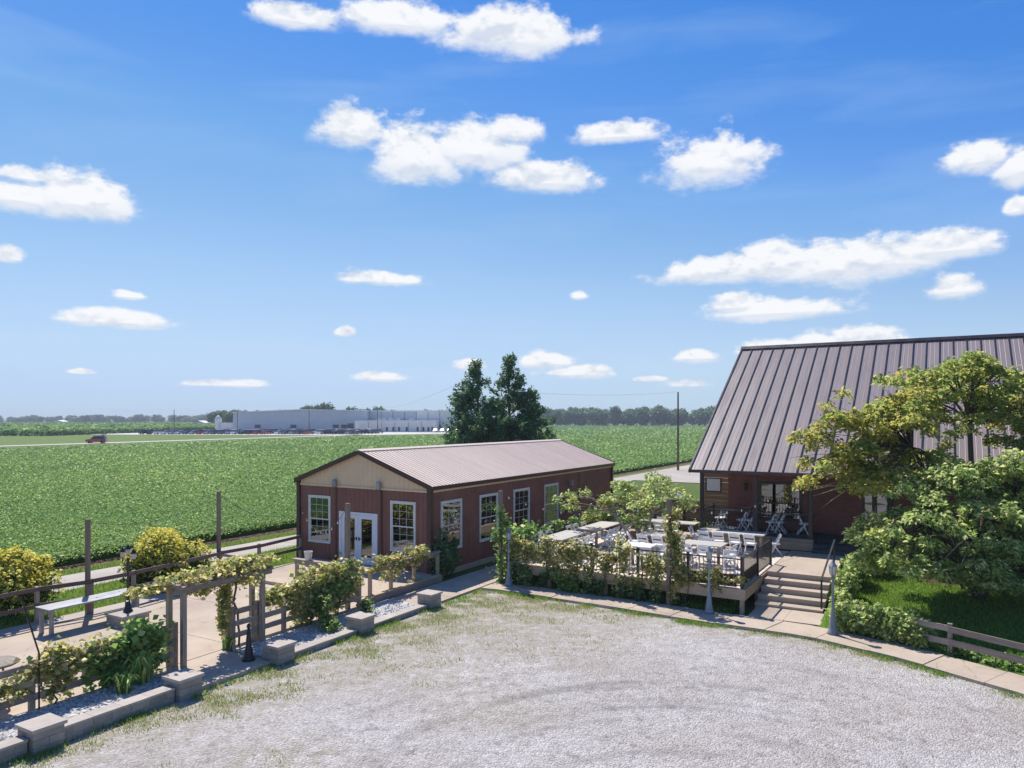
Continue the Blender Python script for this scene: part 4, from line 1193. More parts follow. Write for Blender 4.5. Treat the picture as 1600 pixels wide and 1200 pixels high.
bench_box('cedar planter box behind the deck tree trunk', 4.9, 6.0, 7.3, 7.75, DZ, DZ + .48)
bench_box('cedar bench box against the porch corner, pale top', 6.75, 7.7, 7.75, 8.35, DZ, DZ + .44)

# ---- wooden fence and screens behind the deck
def plank_fence(label, a0, a1, b, z0, z1, nm='plank_fence', top=True):
    t = thing(nm, label, 'fence', a0, b, z0)
    L = a1 - a0; n = max(2, round((z1 - z0) / .2)); h = (z1 - z0) / n
    for i in range(n):
        MB().box(0, L, -.012 - .004 * (i % 2), .012, i * h + .004, (i + 1) * h - .004).build('plank', MAT['cedar_x'], t)
    k = max(1, round(L / 1.8))
    for i in range(k + 1):
        x = L * i / k
        MB().box(x - .045, x + .045, .013, .1, -.6, z1 - z0 + .03).build('post', MAT['cedar_z'], t)
plank_fence('tall cedar plank screen next to the house corner, sign on it', 6.95, 8.35, 11.3, .3, 3.55, 'plank_screen')
plank_fence('low cedar plank fence behind the deck tree', 1.6, 6.9, 12.1, .1, 2.15)
def board_sign():
    t = thing('sign_board', 'white board in dark frame hung on the tall cedar screen', 'sign', 7.55, 11.27, 2.72)
    MB().box(-.36, .36, -.03, -.005, -.02, .62).build('frame', MAT['dark_frame'], t)
    MB().box(-.30, .30, -.036, -.031, .03, .57).build('board', MAT['white_vinyl'], t)
board_sign()
def lean_to():
    t = thing('log_rack', 'small dark shelter with a pale curved cover behind the deck', 'shelter', 5.4, 10.9, 0)
    for (x, y) in ((-.8, -.35), (.8, -.35), (-.8, .35), (.8, .35)): MB().box(x - .05, x + .05, y - .05, y + .05, 0, 2.3).build('post', MAT['dark_wood_z'], t)
    for i in range(5): MB().box(-.75, .75, -.36, -.33, .5 + i * .36, .62 + i * .36).build('slat', MAT['cedar_x'], t)
    pts = [(-1.0 + .2 * k, 2.36 + .22 * math.sin(math.pi * k / 10)) for k in range(11)]
    mb = MB()
    for (x0, z0), (x1, z1) in zip(pts, pts[1:]): mb.add([(x0, -.5, z0), (x1, -.5, z1), (x1, .5, z1), (x0, .5, z0)], [(0, 1, 2, 3)])
    mb.build('cover', MAT['zinc'], t)
lean_to()

# ================================================================== LAMPS
def grey_lamp(label, a, b, z=.09):
    t = thing('lamp_post', label, 'lamp', a, b, z, group=None)
    MB().lathe([(.15, 0), (.15, .04), (.12, .08), (.085, .32), (.06, .55), (.045, .62), (.05, .66), (.038, .70), (.03, 1.5), (.045, 1.55), (.03, 1.58)], n=14).build('post', MAT['grey_cast'], t, True)
    MB().lathe([(.03, 1.58), (.08, 1.62), (.075, 1.64)], n=8).build('lantern_base', MAT['grey_cast'], t)
    MB().lathe([(.07, 1.64), (.098, 1.86), (.095, 1.865)], n=8).build('lantern_glass', MAT['lantern_glass'], t)
    MB().lathe([(.125, 1.866), (.11, 1.885), (.05, 1.96), (.03, 2.0), (.012, 2.03)], n=8).build('lantern_cap', MAT['grey_cast'], t)
    for k in range(4):
        c, s_ = math.cos(k * math.pi / 2), math.sin(k * math.pi / 2)
        MB().bar((.075 * c, .075 * s_, 1.64), (.102 * c, .102 * s_, 1.868), .012, .012).build('lantern_bar', MAT['grey_cast'], t)
grey_lamp('grey lamp post at the barn end of the deck, beside a tall wooden pole', 3.25, .3)
grey_lamp('grey lamp post before the deck corner, left of the steps', 10.42, .25)
grey_lamp('grey lamp post right of the concrete steps, by the hedge', 13.98, -.25)
def tri_lamp():
    p = thing('stone_pedestal', 'low tan block pedestal under the black garden lamp', 'pedestal', -3.66, -9.55, .1)
    for i in range(2):
        for j in range(2): MB().box(-.4 + j * .4 + .004, j * .4 - .004, -.4, .4, i * .14 + .002, (i + 1) * .14 - .002).build('block', MAT['block_tan'], p)
    MB().box(-.44, .44, -.44, .44, .281, .34).build('cap', MAT['cap_tan'], p)
    t = thing('garden_lamp', 'black three-lantern garden lamp standing on a block pedestal', 'lamp', -3.66, -9.55, .44)
    MB().lathe([(.13, 0), (.13, .04), (.1, .08), (.06, .3), (.04, .34), (.032, .42), (.028, 1.45), (.045, 1.5), (.02, 1.56)], n=12).build('post', MAT['black_metal'], t, True)
    for (dx, dy, z) in ((-.27, 0, 1.52), (.27, 0, 1.52), (0, 0, 1.62)):
        if dx: MB().tube([(0, 0, 1.4), (dx * .5, 0, 1.36), (dx, 0, 1.42), (dx, 0, 1.52)], .014, 5).build('arm', MAT['black_metal'], t)
        MB().lathe([(.03, 0), (.06, .02), (.06, .03)], (dx, dy, z), 8).build('lantern_base', MAT['black_metal'], t)
        MB().lathe([(.055, .03), (.075, .19)], (dx, dy, z), 8).build('lantern_glass', MAT['lantern_glass'], t)
        MB().lathe([(.1, .19), (.085, .21), (.03, .29), (.01, .33)], (dx, dy, z), 8).build('lantern_cap', MAT['black_metal'], t)
tri_lamp()
st = thing('bollard_lamp', 'short black cast lamp base beside the arch, next to a block pier', 'lamp', 1.95, -9.95, .095)
MB().lathe([(.16, 0), (.16, .05), (.12, .1), (.1, .26), (.075, .32), (.06, .55), (.05, .6), (.062, .64), (.04, .68), (.03, .8)], n=12).build('post', MAT['black_metal'], st, True)
MB().lathe([(.05, .8), (.045, .86), (.012, .9)], n=8).build('cap', MAT['black_metal'], st)

# ================================================================== POLES AND STRING LIGHTS
POLES = {}
def pole(key, label, a, b, h, sq=.1, z=0.0):
    t = thing('timber_pole', label, 'pole', a, b, z)
    MB().box(-sq / 2, sq / 2, -sq / 2, sq / 2, -.1, h - z).build('shaft', MAT['pole_wood'], t)
    MB().bar((0, 0, h - z - .1), (.09, -.06, h - z - .07), .015, .015).build('hook', MAT['zinc'], t)
    POLES[key] = W(a, b, h - .08)
pole('A', 'tall wooden pole at the barn end of the deck, vine round it', 2.72, .62, 3.4, .12)
pole('B', 'tall wooden pole rising through the middle vines of the deck front', 9.03, .62, 3.45, .13)
pole('C', 'tall wooden pole in the vine fence before the white doors', .62, -5.07, 3.38, .12)
pole('D', 'tall wooden pole in the back fence between the yellow bushes', -5.62, -9.6, 2.98, .11)
pole('E', 'tall wooden pole in the back fence right of the yellow bush', -6.35, -4.4, 3.35, .11)
def strand(label, p, q, sag, n):
    p, q = Vector(p), Vector(q)
    t = thing_w('string_lights', label, 'string lights', p)
    f = lambda s: (q - p) * s + Vector((0, 0, -4 * sag * s * (1 - s)))
    MB().tube([f(k / 20) for k in range(21)], .008, 4).build('cable', MAT['cable'], t)
    me = MB().lathe([(.01, 0), (.011, -.03), (.02, -.045), (.024, -.065), (.015, -.085), (.004, -.092)], n=8).mesh('light_bulb', MAT['bulb'], True)
    for k in range(n): inst('light_bulb', me, t, f((k + .5) / n))
strand('bulb string from the deck pole up to the house wall', POLES['B'], W(11.3, HB - .06, 3.5), .75, 9)
strand('bulb string from the barn-end pole to the middle deck pole', POLES['A'], POLES['B'], .55, 9)
strand('bulb string from the fence pole to the barn front', POLES['C'], W(-6.7, -.08, 2.3), .9, 9)
strand('bulb string between the two back fence poles over the bush', POLES['D'], POLES['E'], .45, 7)
strand('bulb string from the right back fence pole to the barn', POLES['E'], W(-6.8, -.08, 2.2), .55, 5)
strand('bulb string along the back of the deck to the porch corner', W(2.9, 9.95, 2.3), W(7.8, 8.5, 2.2), .35, 7)

# ================================================================== BLOCK WALL AND PIERS
BLK = MB().box(-.2, .2, -.14, .14, 0, .14).mesh('block', MAT['block_tan'])
def pier(label, b, a=2.45, big=1.0):
    t = thing('block_pier', label, 'pier', a, b, 0)
    s = .27 * big
    for i in range(3):
        for j in range(2):
            e = .003 * ((i + j) % 2)
            if i % 2: MB().box(-s + e, s - e, -s + j * s + .003, -s + (j + 1) * s - .003, -.02 + i * .145, .118 + i * .145).build('block', MAT['block_tan'], t)
            else: MB().box(-s + j * s + .003, -s + (j + 1) * s - .003, -s + e, s - e, -.02 + i * .145, .118 + i * .145).build('block', MAT['block_tan'], t)
    MB().box(-s - .035, s + .035, -s - .035, s + .035, .412, .475).build('cap', MAT['cap_tan'], t)
pier('tan block pier nearest the camera, at the lower left of the wall', -15.0)
pier('tan block pier on the left of the arch opening', -12.1)
pier('tan block pier on the right of the arch opening, by the black lamp base', -9.45)
pier('tan block pier below the tall pole, leafy weeds beside it', -6.5)
pier('tan block pier at the barn end of the low wall', -3.3)
def wall_run(label, b0, b1, courses=2):
    t = thing('block_wall', label, 'wall', 2.45, b0, 0)
    L = b1 - b0; n = max(1, round(L / .41)); w = L / n
    for i in range(courses):
        for k in range(n):
            off = (w / 2 if i % 2 else 0); s0 = k * w + off; s1 = min(L, s0 + w)
            if s1 - s0 < .05: continue
            if i % 2 and k == 0: MB().box(-.14, .137, .003, off - .003, -.03 + i * .145, .112 + i * .145).build('block', MAT['block_tan'], t)
            MB().box(-.14, .14 - .006 * ((k + i) % 2), s0 + .003, s1 - .003, -.03 + i * .145, .112 + i * .145).build('block', MAT['block_tan'], t)
    n2 = max(1, round(L / .6))
    for k in range(n2):
        MB().box(-.16, .165 - .005 * (k % 2), k * L / n2 + .003, (k + 1) * L / n2 - .003, .115 + .145 * (courses - 1) - .0, .16 + .145 * (courses - 1)).build('cap_stone', MAT['cap_tan'], t)
wall_run('low tan block wall leaving the frame at the lower left corner', -18.2, -15.3)
wall_run('low tan block wall before the white stones, left of the arch', -14.7, -12.4)
wall_run('low tan block wall between the arch and the pole', -9.15, -6.8, 1)
wall_run('low tan block wall between the pole and the barn walk', -6.2, -3.6, 1)
# white stone beds
def bed(b0, b1, z):
    tag(on_ab(MB().prism([(.92, b0), (2.3, b0), (2.3, b1), (.92, b1)], -.05, z).build('stone_bed', MAT['white_stone'])), kind='structure')
bed(-18.2, -12.0, .17); bed(-9.6, -3.5, .1)
def chips():
    rg = np.random.default_rng(3); mb = MB()
    for k in range(1500):
        b = rg.uniform(-18, -12.3) if k % 2 else rg.uniform(-9.2, -3.6); a = rg.uniform(1.0, 2.27); z = .17 if b < -11 else .1
        s = rg.uniform(.02, .05); r = rg.uniform(.6, 1.2, 6)
        mb.add([(a + s * r[0], b, z), (a, b + s * r[1], z), (a - s * r[2], b, z), (a, b - s * r[3], z), (a + s * .2, b, z + s * r[4]), (a, b, z - .02)],
               [(0, 1, 4), (1, 2, 4), (2, 3, 4), (3, 0, 4), (1, 0, 5), (2, 1, 5), (3, 2, 5), (0, 3, 5)])
    tag(on_ab(mb.build('white_stones', MAT['stone_chip'])), 'loose white stone chips filling the beds behind the block wall', 'stones', kind='stuff')
chips()

# ================================================================== FENCES
def board_fence(name, label, pts, rails, post=.1, ph=1.2, z=0.0, mats=('grey_wood_x', 'grey_wood_z'), rw=(.035, .14), side=1, base=None):
    """posts at pts (a, b), boards nailed on; heights in rails"""
    base = base or pts[0]
    t = thing(name, label, 'fence', base[0], base[1], z)
    O = Vector((base[0], base[1], 0))
    P = [Vector((a, b, 0)) - O for a, b in pts]
    ZP = [0.0] * len(P)
    for p in P:
        MB().box(p.x - post / 2, p.x + post / 2, p.y - post / 2, p.y + post / 2, -.15, ph).build('post', MAT[mats[1]], t)
    for p, q in zip(P, P[1:]):
        d = (q - p); nrm = Vector((d.y, -d.x, 0)).normalized() * (post / 2 + rw[0] / 2 + .001) * side; ang = math.atan2(d.y, d.x)
        for zz in rails:
            dz = rnd.uniform(-.012, .012); L = d.length
            o = MB().box(.004, L - .004, -rw[0] / 2, rw[0] / 2, -rw[1] / 2, rw[1] / 2).build('rail', MAT[mats[0]], t)
            o.location = p + nrm + Vector((0, 0, zz + dz)); o.rotation_euler = (0, math.asin(max(-.05, min(.05, dz))), ang)
    return t
# vine fence along the patio edge
board_fence('rail_fence', 'weathered three-rail fence overgrown with vines, left of the arch', [(.8, -18.4), (.8, -16.4), (.8, -14.35), (.8, -12.7), (.8, -11.15)], (.42, .72, 1.02), ph=1.15, side=1)
board_fence('rail_fence', 'weathered three-rail fence overgrown with vines, right of the arch', [(.8, -9.5), (.8, -8.72), (.8, -7.8), (.8, -6.4), (.8, -4.75)], (.42, .72, 1.02), ph=1.15, side=1)
board_fence('rail_fence', 'dark two-rail fence behind the patio, in front of the yellow bushes', [(-5.95, -18), (-5.95, -15.5), (-5.93, -13.2), (-5.9, -10.9), (-5.62, -9.5), (-5.7, -8.1), (-5.95, -6.2), (-6.25, -4.4), (-6.3, -2.6), (-6.6, -.2)], (.62, 1.1), post=.1, ph=1.17, mats=('dark_wood_x', 'grey_wood_z'), rw=(.04, .12), side=1)
o = thing('ramp_rail', 'short pale handrail between the right back pole and a stub post', 'railing', -6.2, -3.2)
MB().bar((-.1, -1.1, 1.0), (1.15, -.55, .86), .05, .09).build('rail', MAT['grey_wood_x'], o)
MB().box(1.1, 1.2, -.6, -.5, 0, .92).build('post', MAT['grey_wood_z'], o)
# arch
def arch():
    t = thing('timber_arch', 'weathered timber arch over the patio entrance, draped with vines', 'arch', .8, -10.2)
    for (a, b, h) in ((.18, -.85, 2.0), (-.22, -.95, 2.0), (-.22, .72, 2.0), (.18, 1.5, 2.0), (-.22, 1.5, 2.0)):
        MB().box(a - .055, a + .055, b - .055, b + .055, -.1, h).build('post', MAT['grey_wood_z'], t)
    for a in (.255, -.295):
        MB().box(a - .02, a + .02, -1.15, 1.75, 1.86, 2.0).build('beam', MAT['grey_wood_y'], t)
    for k in range(8):
        b = -1.1 + k * .39
        MB().box(-.48, .44, b - .02, b + .02, 2.001, 2.09).build('cross_piece', MAT['grey_wood_x'], t)
    MB().box(-.42, .5, -1.22, -1.0, 2.091, 2.125).build('cap_board', MAT['grey_wood_x'], t)
arch()
# rail round the slab before the barn, with its timber edge
def slab_rail():
    t = thing('patio_rail', 'pale timber rail with a flat cap round the barn door slab', 'railing', .45, -3.85, .22)
    P = [(-3.35, 0), (-2.1, 0), (-.9, 0), (0, 0), (0, 1.05), (0, 2.3), (0, 3.7)]
    for (a, b) in P: MB().box(a - .05, a + .05, b - .05, b + .05, 0, .86).build('post', MAT['pale_wood_z'], t)
    MB().box(-3.5, .1, -.11, .11, .861, .905).build('cap_board', MAT['grey_wood_x'], t)
    MB().box(-.11, .11, .112, 3.78, .861, .903).build('cap_board', MAT['grey_wood_y'], t)
    MB().box(-3.4, -.052, -.075, -.052, .72, .85).build('rail', MAT['grey_wood_x'], t)
    MB().box(.052, .075, .055, 3.7, .72, .85).build('rail', MAT['grey_wood_y'], t)
slab_rail()
t = thing('timber_edging', 'stacked grey timbers edging the barn slab beside the walk', 'edging', .66, -4.6)
for i in range(2): MB().box(-.09, .09 - .004 * i, 0, 4.35, -.05 + i * .16, .105 + i * .16).build('timber', MAT['grey_wood_y'], t)
MB().box(-.088, .085, 0, 4.3, .266, .30).build('timber', MAT['pale_wood_y'], t)
# pail on the rail
t = thing('pail', 'small white pail standing on the flat rail before the barn', 'bucket', -2.35, -3.85, .22 + .905)
MB().lathe([(.11, 0), (.14, .27), (.148, .27), (.148, .3), (.135, .3), (.125, .1)], n=14, cap=False).build('body', MAT['white_pail'], t, True)
MB().tube([(.145 * math.cos(x), .02, .26 - .12 * math.sin(x)) for x in [math.pi * k / 8 for k in range(9)]], .006, 4).build('handle', MAT['zinc'], t)
# right-hand fence on the lawn
def lawn_fence():
    t = thing('rail_fence', 'weathered two-rail fence between the sidewalk and the lawn', 'fence', 15.3, .1, 0)
    O = Vector((15.3, .1, 0)); pts = []
    for a in (14.2, 15.5, 16.75, 18.9, 21.4, 24.0, 26.6): pts.append(Vector((a, float(bedge(a)) + .18, 0.0)))
    for p in pts:
        q = p - O; MB().box(q.x - .055, q.x + .055, q.y - .055, q.y + .055, -.15, .86).build('post', MAT['grey_wood_z'], t)
    for p, q in zip(pts, pts[1:]):
        d = q - p; nrm = Vector((d.y, -d.x, 0)).normalized() * .075
        for zz in (.4, .74):
            o = MB().box(.004, d.length - .004, -.019, .019, -.075, .075).build('rail', MAT['grey_wood_x'], t)
            o.location = p - O + nrm + Vector((0, 0, zz + rnd.uniform(-.015, .015))); o.rotation_euler = (0, 0, math.atan2(d.y, d.x))
lawn_fence()

# ---- patio furniture
plank_table('long grey metal-topped table standing on the patio by the back fence', -4.55, -10.1, 2.7, .72, 90, .1, .74, 'zinc', 'zinc', 2)
def high_table(label, a, b):
    t = thing('high_table', label, 'table', a, b, .1)
    MB().lathe([(.42, .92), (.44, .94), (.44, .96), (.42, .975)], n=18).build('table_top', MAT['grey_wood_x'], t)
    for k in range(4):
        c, s_ = math.cos(k * 1.57 + .4), math.sin(k * 1.57 + .4)
        MB().bar((.36 * c, .36 * s_, 0), (.2 * c, .2 * s_, .92), .03, .03).build('leg', MAT['cedar_z'], t)
    MB().lathe([(.29, .3), (.29, .325)], n=12).build('foot_ring', MAT['zinc'], t)
high_table('small high metal table behind the fence at the left edge', .05, -14.7)
t = thing('leaning_stake', 'thin dark leaning stake tied to a fence post at the lower left', 'stake', .98, -14.3, .1)
MB().tube([(0, 0, 0), (0, 0, 1.2), (-.25, -.22, 2.35)], .018, 6).build('rod', MAT['dark_frame'], t)
MB().tube([(0, -.02, .55), (0, .02, .58)], .028, 6).build('clip', MAT['zinc'], t)

# ================================================================== VEGETATION
rg = np.random.default_rng(77)
def plant(name, label, cat, base, P, size, mat, stems=None, up=.3, aspect=.85, part='leaves', group=None, extra=None, fold=.15):
    """P in a, b, z; base (a, b, z)"""
    t = thing(name, label, cat, base[0], base[1], base[2], group=group)
    B = np.array(base, float)
    inst(part, leaf_mesh(part, np.asarray(P) - B, size, MAT[mat], rg, up=up, aspect=aspect, fold=fold), t)
    for (P2, s2, m2, pn) in (extra or []):
        inst(pn, leaf_mesh(pn, np.asarray(P2) - B, s2, MAT[m2], rg, up=up, aspect=aspect), t)
    for st_ in (stems or []):
        pts, r = st_
        MB().tube([Vector(p) - Vector(base) for p in pts], r, 5).build('stem', MAT['vine_stem'], t, True)
    return t
def along(pts, n, spread, dens=None):
    """n points scattered round a poly-line, with clumps and gaps"""
    pts = np.array(pts, float); seg = np.linalg.norm(np.diff(pts, axis=0), axis=1); d = np.r_[0, np.cumsum(seg)]
    cl = rg.uniform(0, d[-1], max(3, n // 60)); rad = rg.uniform(.5, 1.3, len(cl))
    i = rg.integers(0, len(cl), n)
    s = np.clip(cl[i] + rg.normal(0, .16, n), 0, d[-1])
    c = np.stack([np.interp(s, d, pts[:, k]) for k in range(3)], 1)
    off = np.stack([rg.normal(0, spread[k], len(cl)) * .75 for k in range(3)], 1)
    return c + off[i] + rg.normal(size=(n, 3)) * np.array(spread) * .55 * rad[i][:, None]
def wob(p, q, n=7, amp=.08):
    p, q = Vector(p), Vector(q)
    return [p + (q - p) * (k / (n - 1)) + (Vector((rnd.uniform(-amp, amp), rnd.uniform(-amp, amp), rnd.uniform(-amp, amp) * .4)) if 0 < k < n - 1 else Vector()) for k in range(n)]

# vines on the left fence
P = np.r_[along([(.85, -18.3, .75), (.85, -16.0, .8), (.85, -14.6, .8)], 1500, (.14, .2, .22)), along([(.85, -14.4, .95), (.85, -12.9, .95)], 1500, (.15, .2, .2))]
plant('grape_vine', 'brownish vine on the fence behind the nearest block pier', 'vine', (.9, -14.2, .1), np.r_[P, along([(.9, -14.0, .3), (.9, -13.7, .85)], 350, (.1, .14, .2))], .115, 'vine_leaf', [(wob((.9, -14.0, .1), (.85, -13.9, .9)), .022), (wob((.85, -14.4, 1.0), (.85, -12.9, 1.0)), .014), (wob((.9, -16.6, .1), (.85, -16, .9)), .02)])
P = np.r_[along([(.9, -13.1, .5), (.9, -12.2, .8), (.9, -11.5, .75)], 1700, (.18, .22, .28)), along([(.95, -12.9, .35), (.95, -11.8, .4)], 700, (.18, .25, .2))]
plant('leafy_vine', 'broad green leafy vine on the fence just left of the arch', 'vine', (.95, -12.4, .1), P, .16, 'vine_leaf_green', [(wob((.95, -12.5, .1), (.85, -12.3, 1.0)), .02), (wob((.95, -12.0, .1), (.85, -11.7, .9)), .016)])
def lily(label, a, b, z, n=90, h=.6, mat='lily_leaf', name='lily_clump'):
    t = thing(name, label, 'plant', a, b, z)
    th = rg.uniform(0, 6.28, n); V = []; Fc = []
    for k in range(n):
        c, s = math.cos(th[k]), math.sin(th[k]); hh = h * rg.uniform(.5, 1.1); out = hh * rg.uniform(.25, .8); w = .014 + .008 * rg.uniform()
        r0 = rg.uniform(0, .16); x, y = r0 * math.cos(k), r0 * math.sin(k)
        i0 = len(V)
        for (f, zz, ww) in ((0, 0, .7), (.35, .75, 1), (.72, 1.0, .9), (1.1, .72, .15)):
            px_, py_ = x + c * out * f, y + s * out * f
            V += [(px_ - s * w * ww, py_ + c * w * ww, hh * zz), (px_ + s * w * ww, py_ - c * w * ww, hh * zz)]
        for q in range(3): Fc.append((i0 + 2 * q, i0 + 2 * q + 1, i0 + 2 * q + 3, i0 + 2 * q + 2))
    MB().add(V, Fc).build('leaves', MAT[mat], t)
lily('yellowing lily clump at the foot of the fence beside the arch pier', 1.35, -12.35, .15, 130, .62)
lily('green strap-leaved clump behind the lilies by the block wall', 1.6, -12.9, .15, 80, .42, 'vine_leaf_green')
lily('small green tuft growing at the foot of the arch post', .75, -9.6, .1, 50, .3, 'vine_leaf_green')

# vine over the arch
P = np.r_[along([(.8, -11.2, 2.14), (.8, -9.8, 2.2), (.8, -8.5, 2.2)], 1700, (.27, .22, .1)), along([(.8, -9.9, 1.9), (.8, -8.6, 1.9)], 700, (.25, .22, .16)),
          along([(.75, -9.75, 1.9), (.75, -9.8, 1.3), (.8, -9.75, .6)], 520, (.1, .16, .2)), along([(.7, -12.2, 2.0), (.75, -11.2, 2.08)], 420, (.15, .2, .08)), along([(.8, -10.9, 1.9), (.8, -10.1, 1.8)], 260, (.15, .15, .12))]
plant('grape_vine', 'olive brown vine piled on top of the timber arch and trailing down', 'vine', (.85, -9.35, .1), P, .115, 'vine_leaf', [(wob((.85, -9.35, .1), (.8, -9.4, 1.9)), .03), (wob((.8, -9.4, 1.9), (.8, -11.9, 2.1), 10), .016)])
# right of the arch
P = np.r_[along([(.85, -8.3, 1.15), (.85, -7.2, 1.15), (.85, -6.0, 1.25), (.8, -5.1, 1.35)], 3000, (.17, .22, .2)), along([(.85, -7.3, .55), (.85, -6.2, .6), (.85, -5.2, .75)], 2000, (.17, .25, .26))]
plant('grape_vine', 'dense olive vine mass covering the fence between arch and pole', 'vine', (.9, -6.8, .1), P, .125, 'vine_leaf', [(wob((.9, -6.9, .05), (.85, -6.8, 1.2)), .03), (wob((.9, -5.8, .05), (.85, -5.6, 1.2)), .025)], extra=[(along([(1.0, -7.0, .7), (.95, -5.6, 1.1)], 900, (.15, .3, .25)), .13, 'vine_leaf_green', 'young_leaves')])
P = np.r_[along([(.62, -4.9, 1.2), (.5, -3.6, 1.12), (.5, -2.2, 1.25), (.5, -1.0, 1.2)], 900, (.14, .2, .15)), along([(.55, -3.0, .75), (.5, -1.3, .85)], 420, (.1, .2, .22)), along([(.6, -1.5, 1.3), (.5, -.9, 1.2)], 420, (.14, .14, .12))]
plant('grape_vine', 'thin yellowish vine trailing along the slab rail towards the barn', 'vine', (.6, -4.7, .1), P, .115, 'vine_leaf', [(wob((.62, -4.7, .1), (.6, -4.6, 1.2)), .02), (wob((.6, -4.6, 1.18), (.5, -.9, 1.15), 9), .012)])
def upright_weed(label, a, b, z, h, n, mat='vine_leaf_green', sp=.16, name='weed_plant'):
    P = []; st_ = []
    for k in range(n):
        x, y = a + rnd.uniform(-sp, sp), b + rnd.uniform(-sp, sp); hh = h * rnd.uniform(.6, 1)
        st_.append((wob((x, y, z), (x + rnd.uniform(-.1, .1), y + rnd.uniform(-.1, .1), z + hh), 5, .03), .008))
        for q in range(26):
            f = rnd.uniform(.12, 1); r = .14 * (1.1 - f); P.append((x + rnd.gauss(0, r) * .8, y + rnd.gauss(0, r) * .8, z + hh * f))
    plant(name, label, 'plant', (a, b, z), np.array(P), .13, mat, st_, up=.45, aspect=.4)
upright_weed('tall green weeds in the stones under the dense vine', 1.5, -6.9, .1, .95, 12)
upright_weed('low green leafy weed by the block pier below the pole', 1.9, -7.2, .1, .42, 9, sp=.22)
upright_weed('small leafy weed alone in the white stones near the barn walk', 1.55, -5.2, .1, .55, 8)
P = np.r_[along([(.3, .35, .3), (.25, .45, 1.2)], 900, (.14, .3, .28))]
plant('climbing_shrub', 'dark green climber growing on the barn corner below the window', 'shrub', (.3, .6, .05), np.r_[P, along([(.3, .9, .3), (.25, 1.2, 1.0)], 700, (.12, .25, .25))], .13, 'under_leaf', [(wob((.3, .6, 0), (.2, .8, 1.3)), .02)])

# vine on the deck poles and the deck front
P = np.r_[along([(2.75, .58, .3), (2.75, .58, 1.4), (2.72, .55, 2.5)], 420, (.16, .13, .2)), along([(2.9, .6, 2.1), (2.75, .6, 2.75)], 240, (.16, .14, .14)), along([(2.8, .9, .6), (2.9, 1.2, 1.4)], 480, (.2, .28, .3))]
plant('grape_vine', 'vine winding up the tall pole at the barn end of the deck', 'vine', (2.78, .56, 0), P, .115, 'vine_leaf_green', [(wob((2.85, .5, 0), (2.75, .55, 2.6), 10, .06), .018)])
P = np.r_[along([(9.1, .55, .2), (9.1, .6, 1.4), (9.15, .6, 2.9)], 900, (.16, .14, .2)), along([(9.3, .75, 1.5), (9.15, .7, 2.5)], 450, (.14, .14, .2))]
plant('grape_vine', 'vine climbing the tall pole in the middle of the deck front', 'vine', (9.1, .5, 0), P, .115, 'vine_leaf', [(wob((9.15, .48, 0), (9.1, .55, 2.9), 10, .06), .018)])
DV = [(3.1, 4.7, 1150, 'vine on the deck rail right beside the first grey lamp'), (4.7, 6.0, 1050, 'vine on the deck rail over the second deck post'), (6.0, 7.6, 1000, 'vine on the deck rail left of the middle pole, thick at the top'), (7.6, 9.0, 650, 'thinner vine on the deck rail just left of the middle pole'), (9.3, 11.0, 700, 'sparse vine on the deck rail before the brown slat panel')]
for i, (a0, a1, n, lb) in enumerate(DV):
    zc = 1.3 if i < 4 else 1.1
    P = [along([(a0, .74, zc), (a1, .74, zc + .08)], int(n * .5), (.24, .1, .2))]; low = []; st_ = []
    for c in range(3 if i < 4 else 2):       # trailing columns with bare rail between them
        x = a0 + (a1 - a0) * (c + .5 + rnd.uniform(-.3, .3)) / (3 if i < 4 else 2); w_ = rnd.uniform(.12, .24)
        P.append(along([(x, .68, 1.6 if i < 4 else 1.3), (x + rnd.uniform(-.15, .15), .66, .55 if i < 4 else .85)], int(n * .26), (w_, .1, .16)))
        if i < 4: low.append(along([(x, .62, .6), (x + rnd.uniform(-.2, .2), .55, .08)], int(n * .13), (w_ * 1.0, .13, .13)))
        st_.append((wob((x, .6, 0), (x + rnd.uniform(-.2, .2), .72, zc + .1), 8, .06), .016))
    P = np.concatenate(P)
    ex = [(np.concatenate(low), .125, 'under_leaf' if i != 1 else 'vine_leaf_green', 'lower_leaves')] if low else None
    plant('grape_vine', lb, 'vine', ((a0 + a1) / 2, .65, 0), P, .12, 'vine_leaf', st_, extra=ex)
# green growth along the barn side of the deck and behind it
plant('leafy_vine', 'fresh green leafy clump on the deck rail nearest the barn window', 'vine', (2.85, 2.0, DZ), along([(2.9, 1.4, 1.4), (2.9, 2.4, 1.75)], 1000, (.22, .3, .22)), .15, 'vine_leaf_green', [(wob((2.9, 1.9, 0), (2.9, 2, 1.6)), .02)])
plant('leafy_vine', 'green vine lying along the far half of the barn-side deck rail', 'vine', (2.85, 6.5, 0), np.r_[along([(2.85, 3.4, 1.5), (2.85, 6.2, 1.6), (2.9, 9.6, 1.55)], 1300, (.13, .3, .14))], .13, 'vine_leaf_green', [(wob((2.85, 6.4, 0), (2.85, 6.5, 1.6)), .02)])
plant('leafy_vine', 'green vine along the back deck rail beneath the cedar fence', 'vine', (6, 10.1, 0), along([(3.2, 10.05, 1.3), (7.6, 10.05, 1.25)], 1000, (.3, .14, .15)), .13, 'vine_leaf_green', [(wob((6, 10.2, 0), (6, 10.1, 1.4)), .02)])

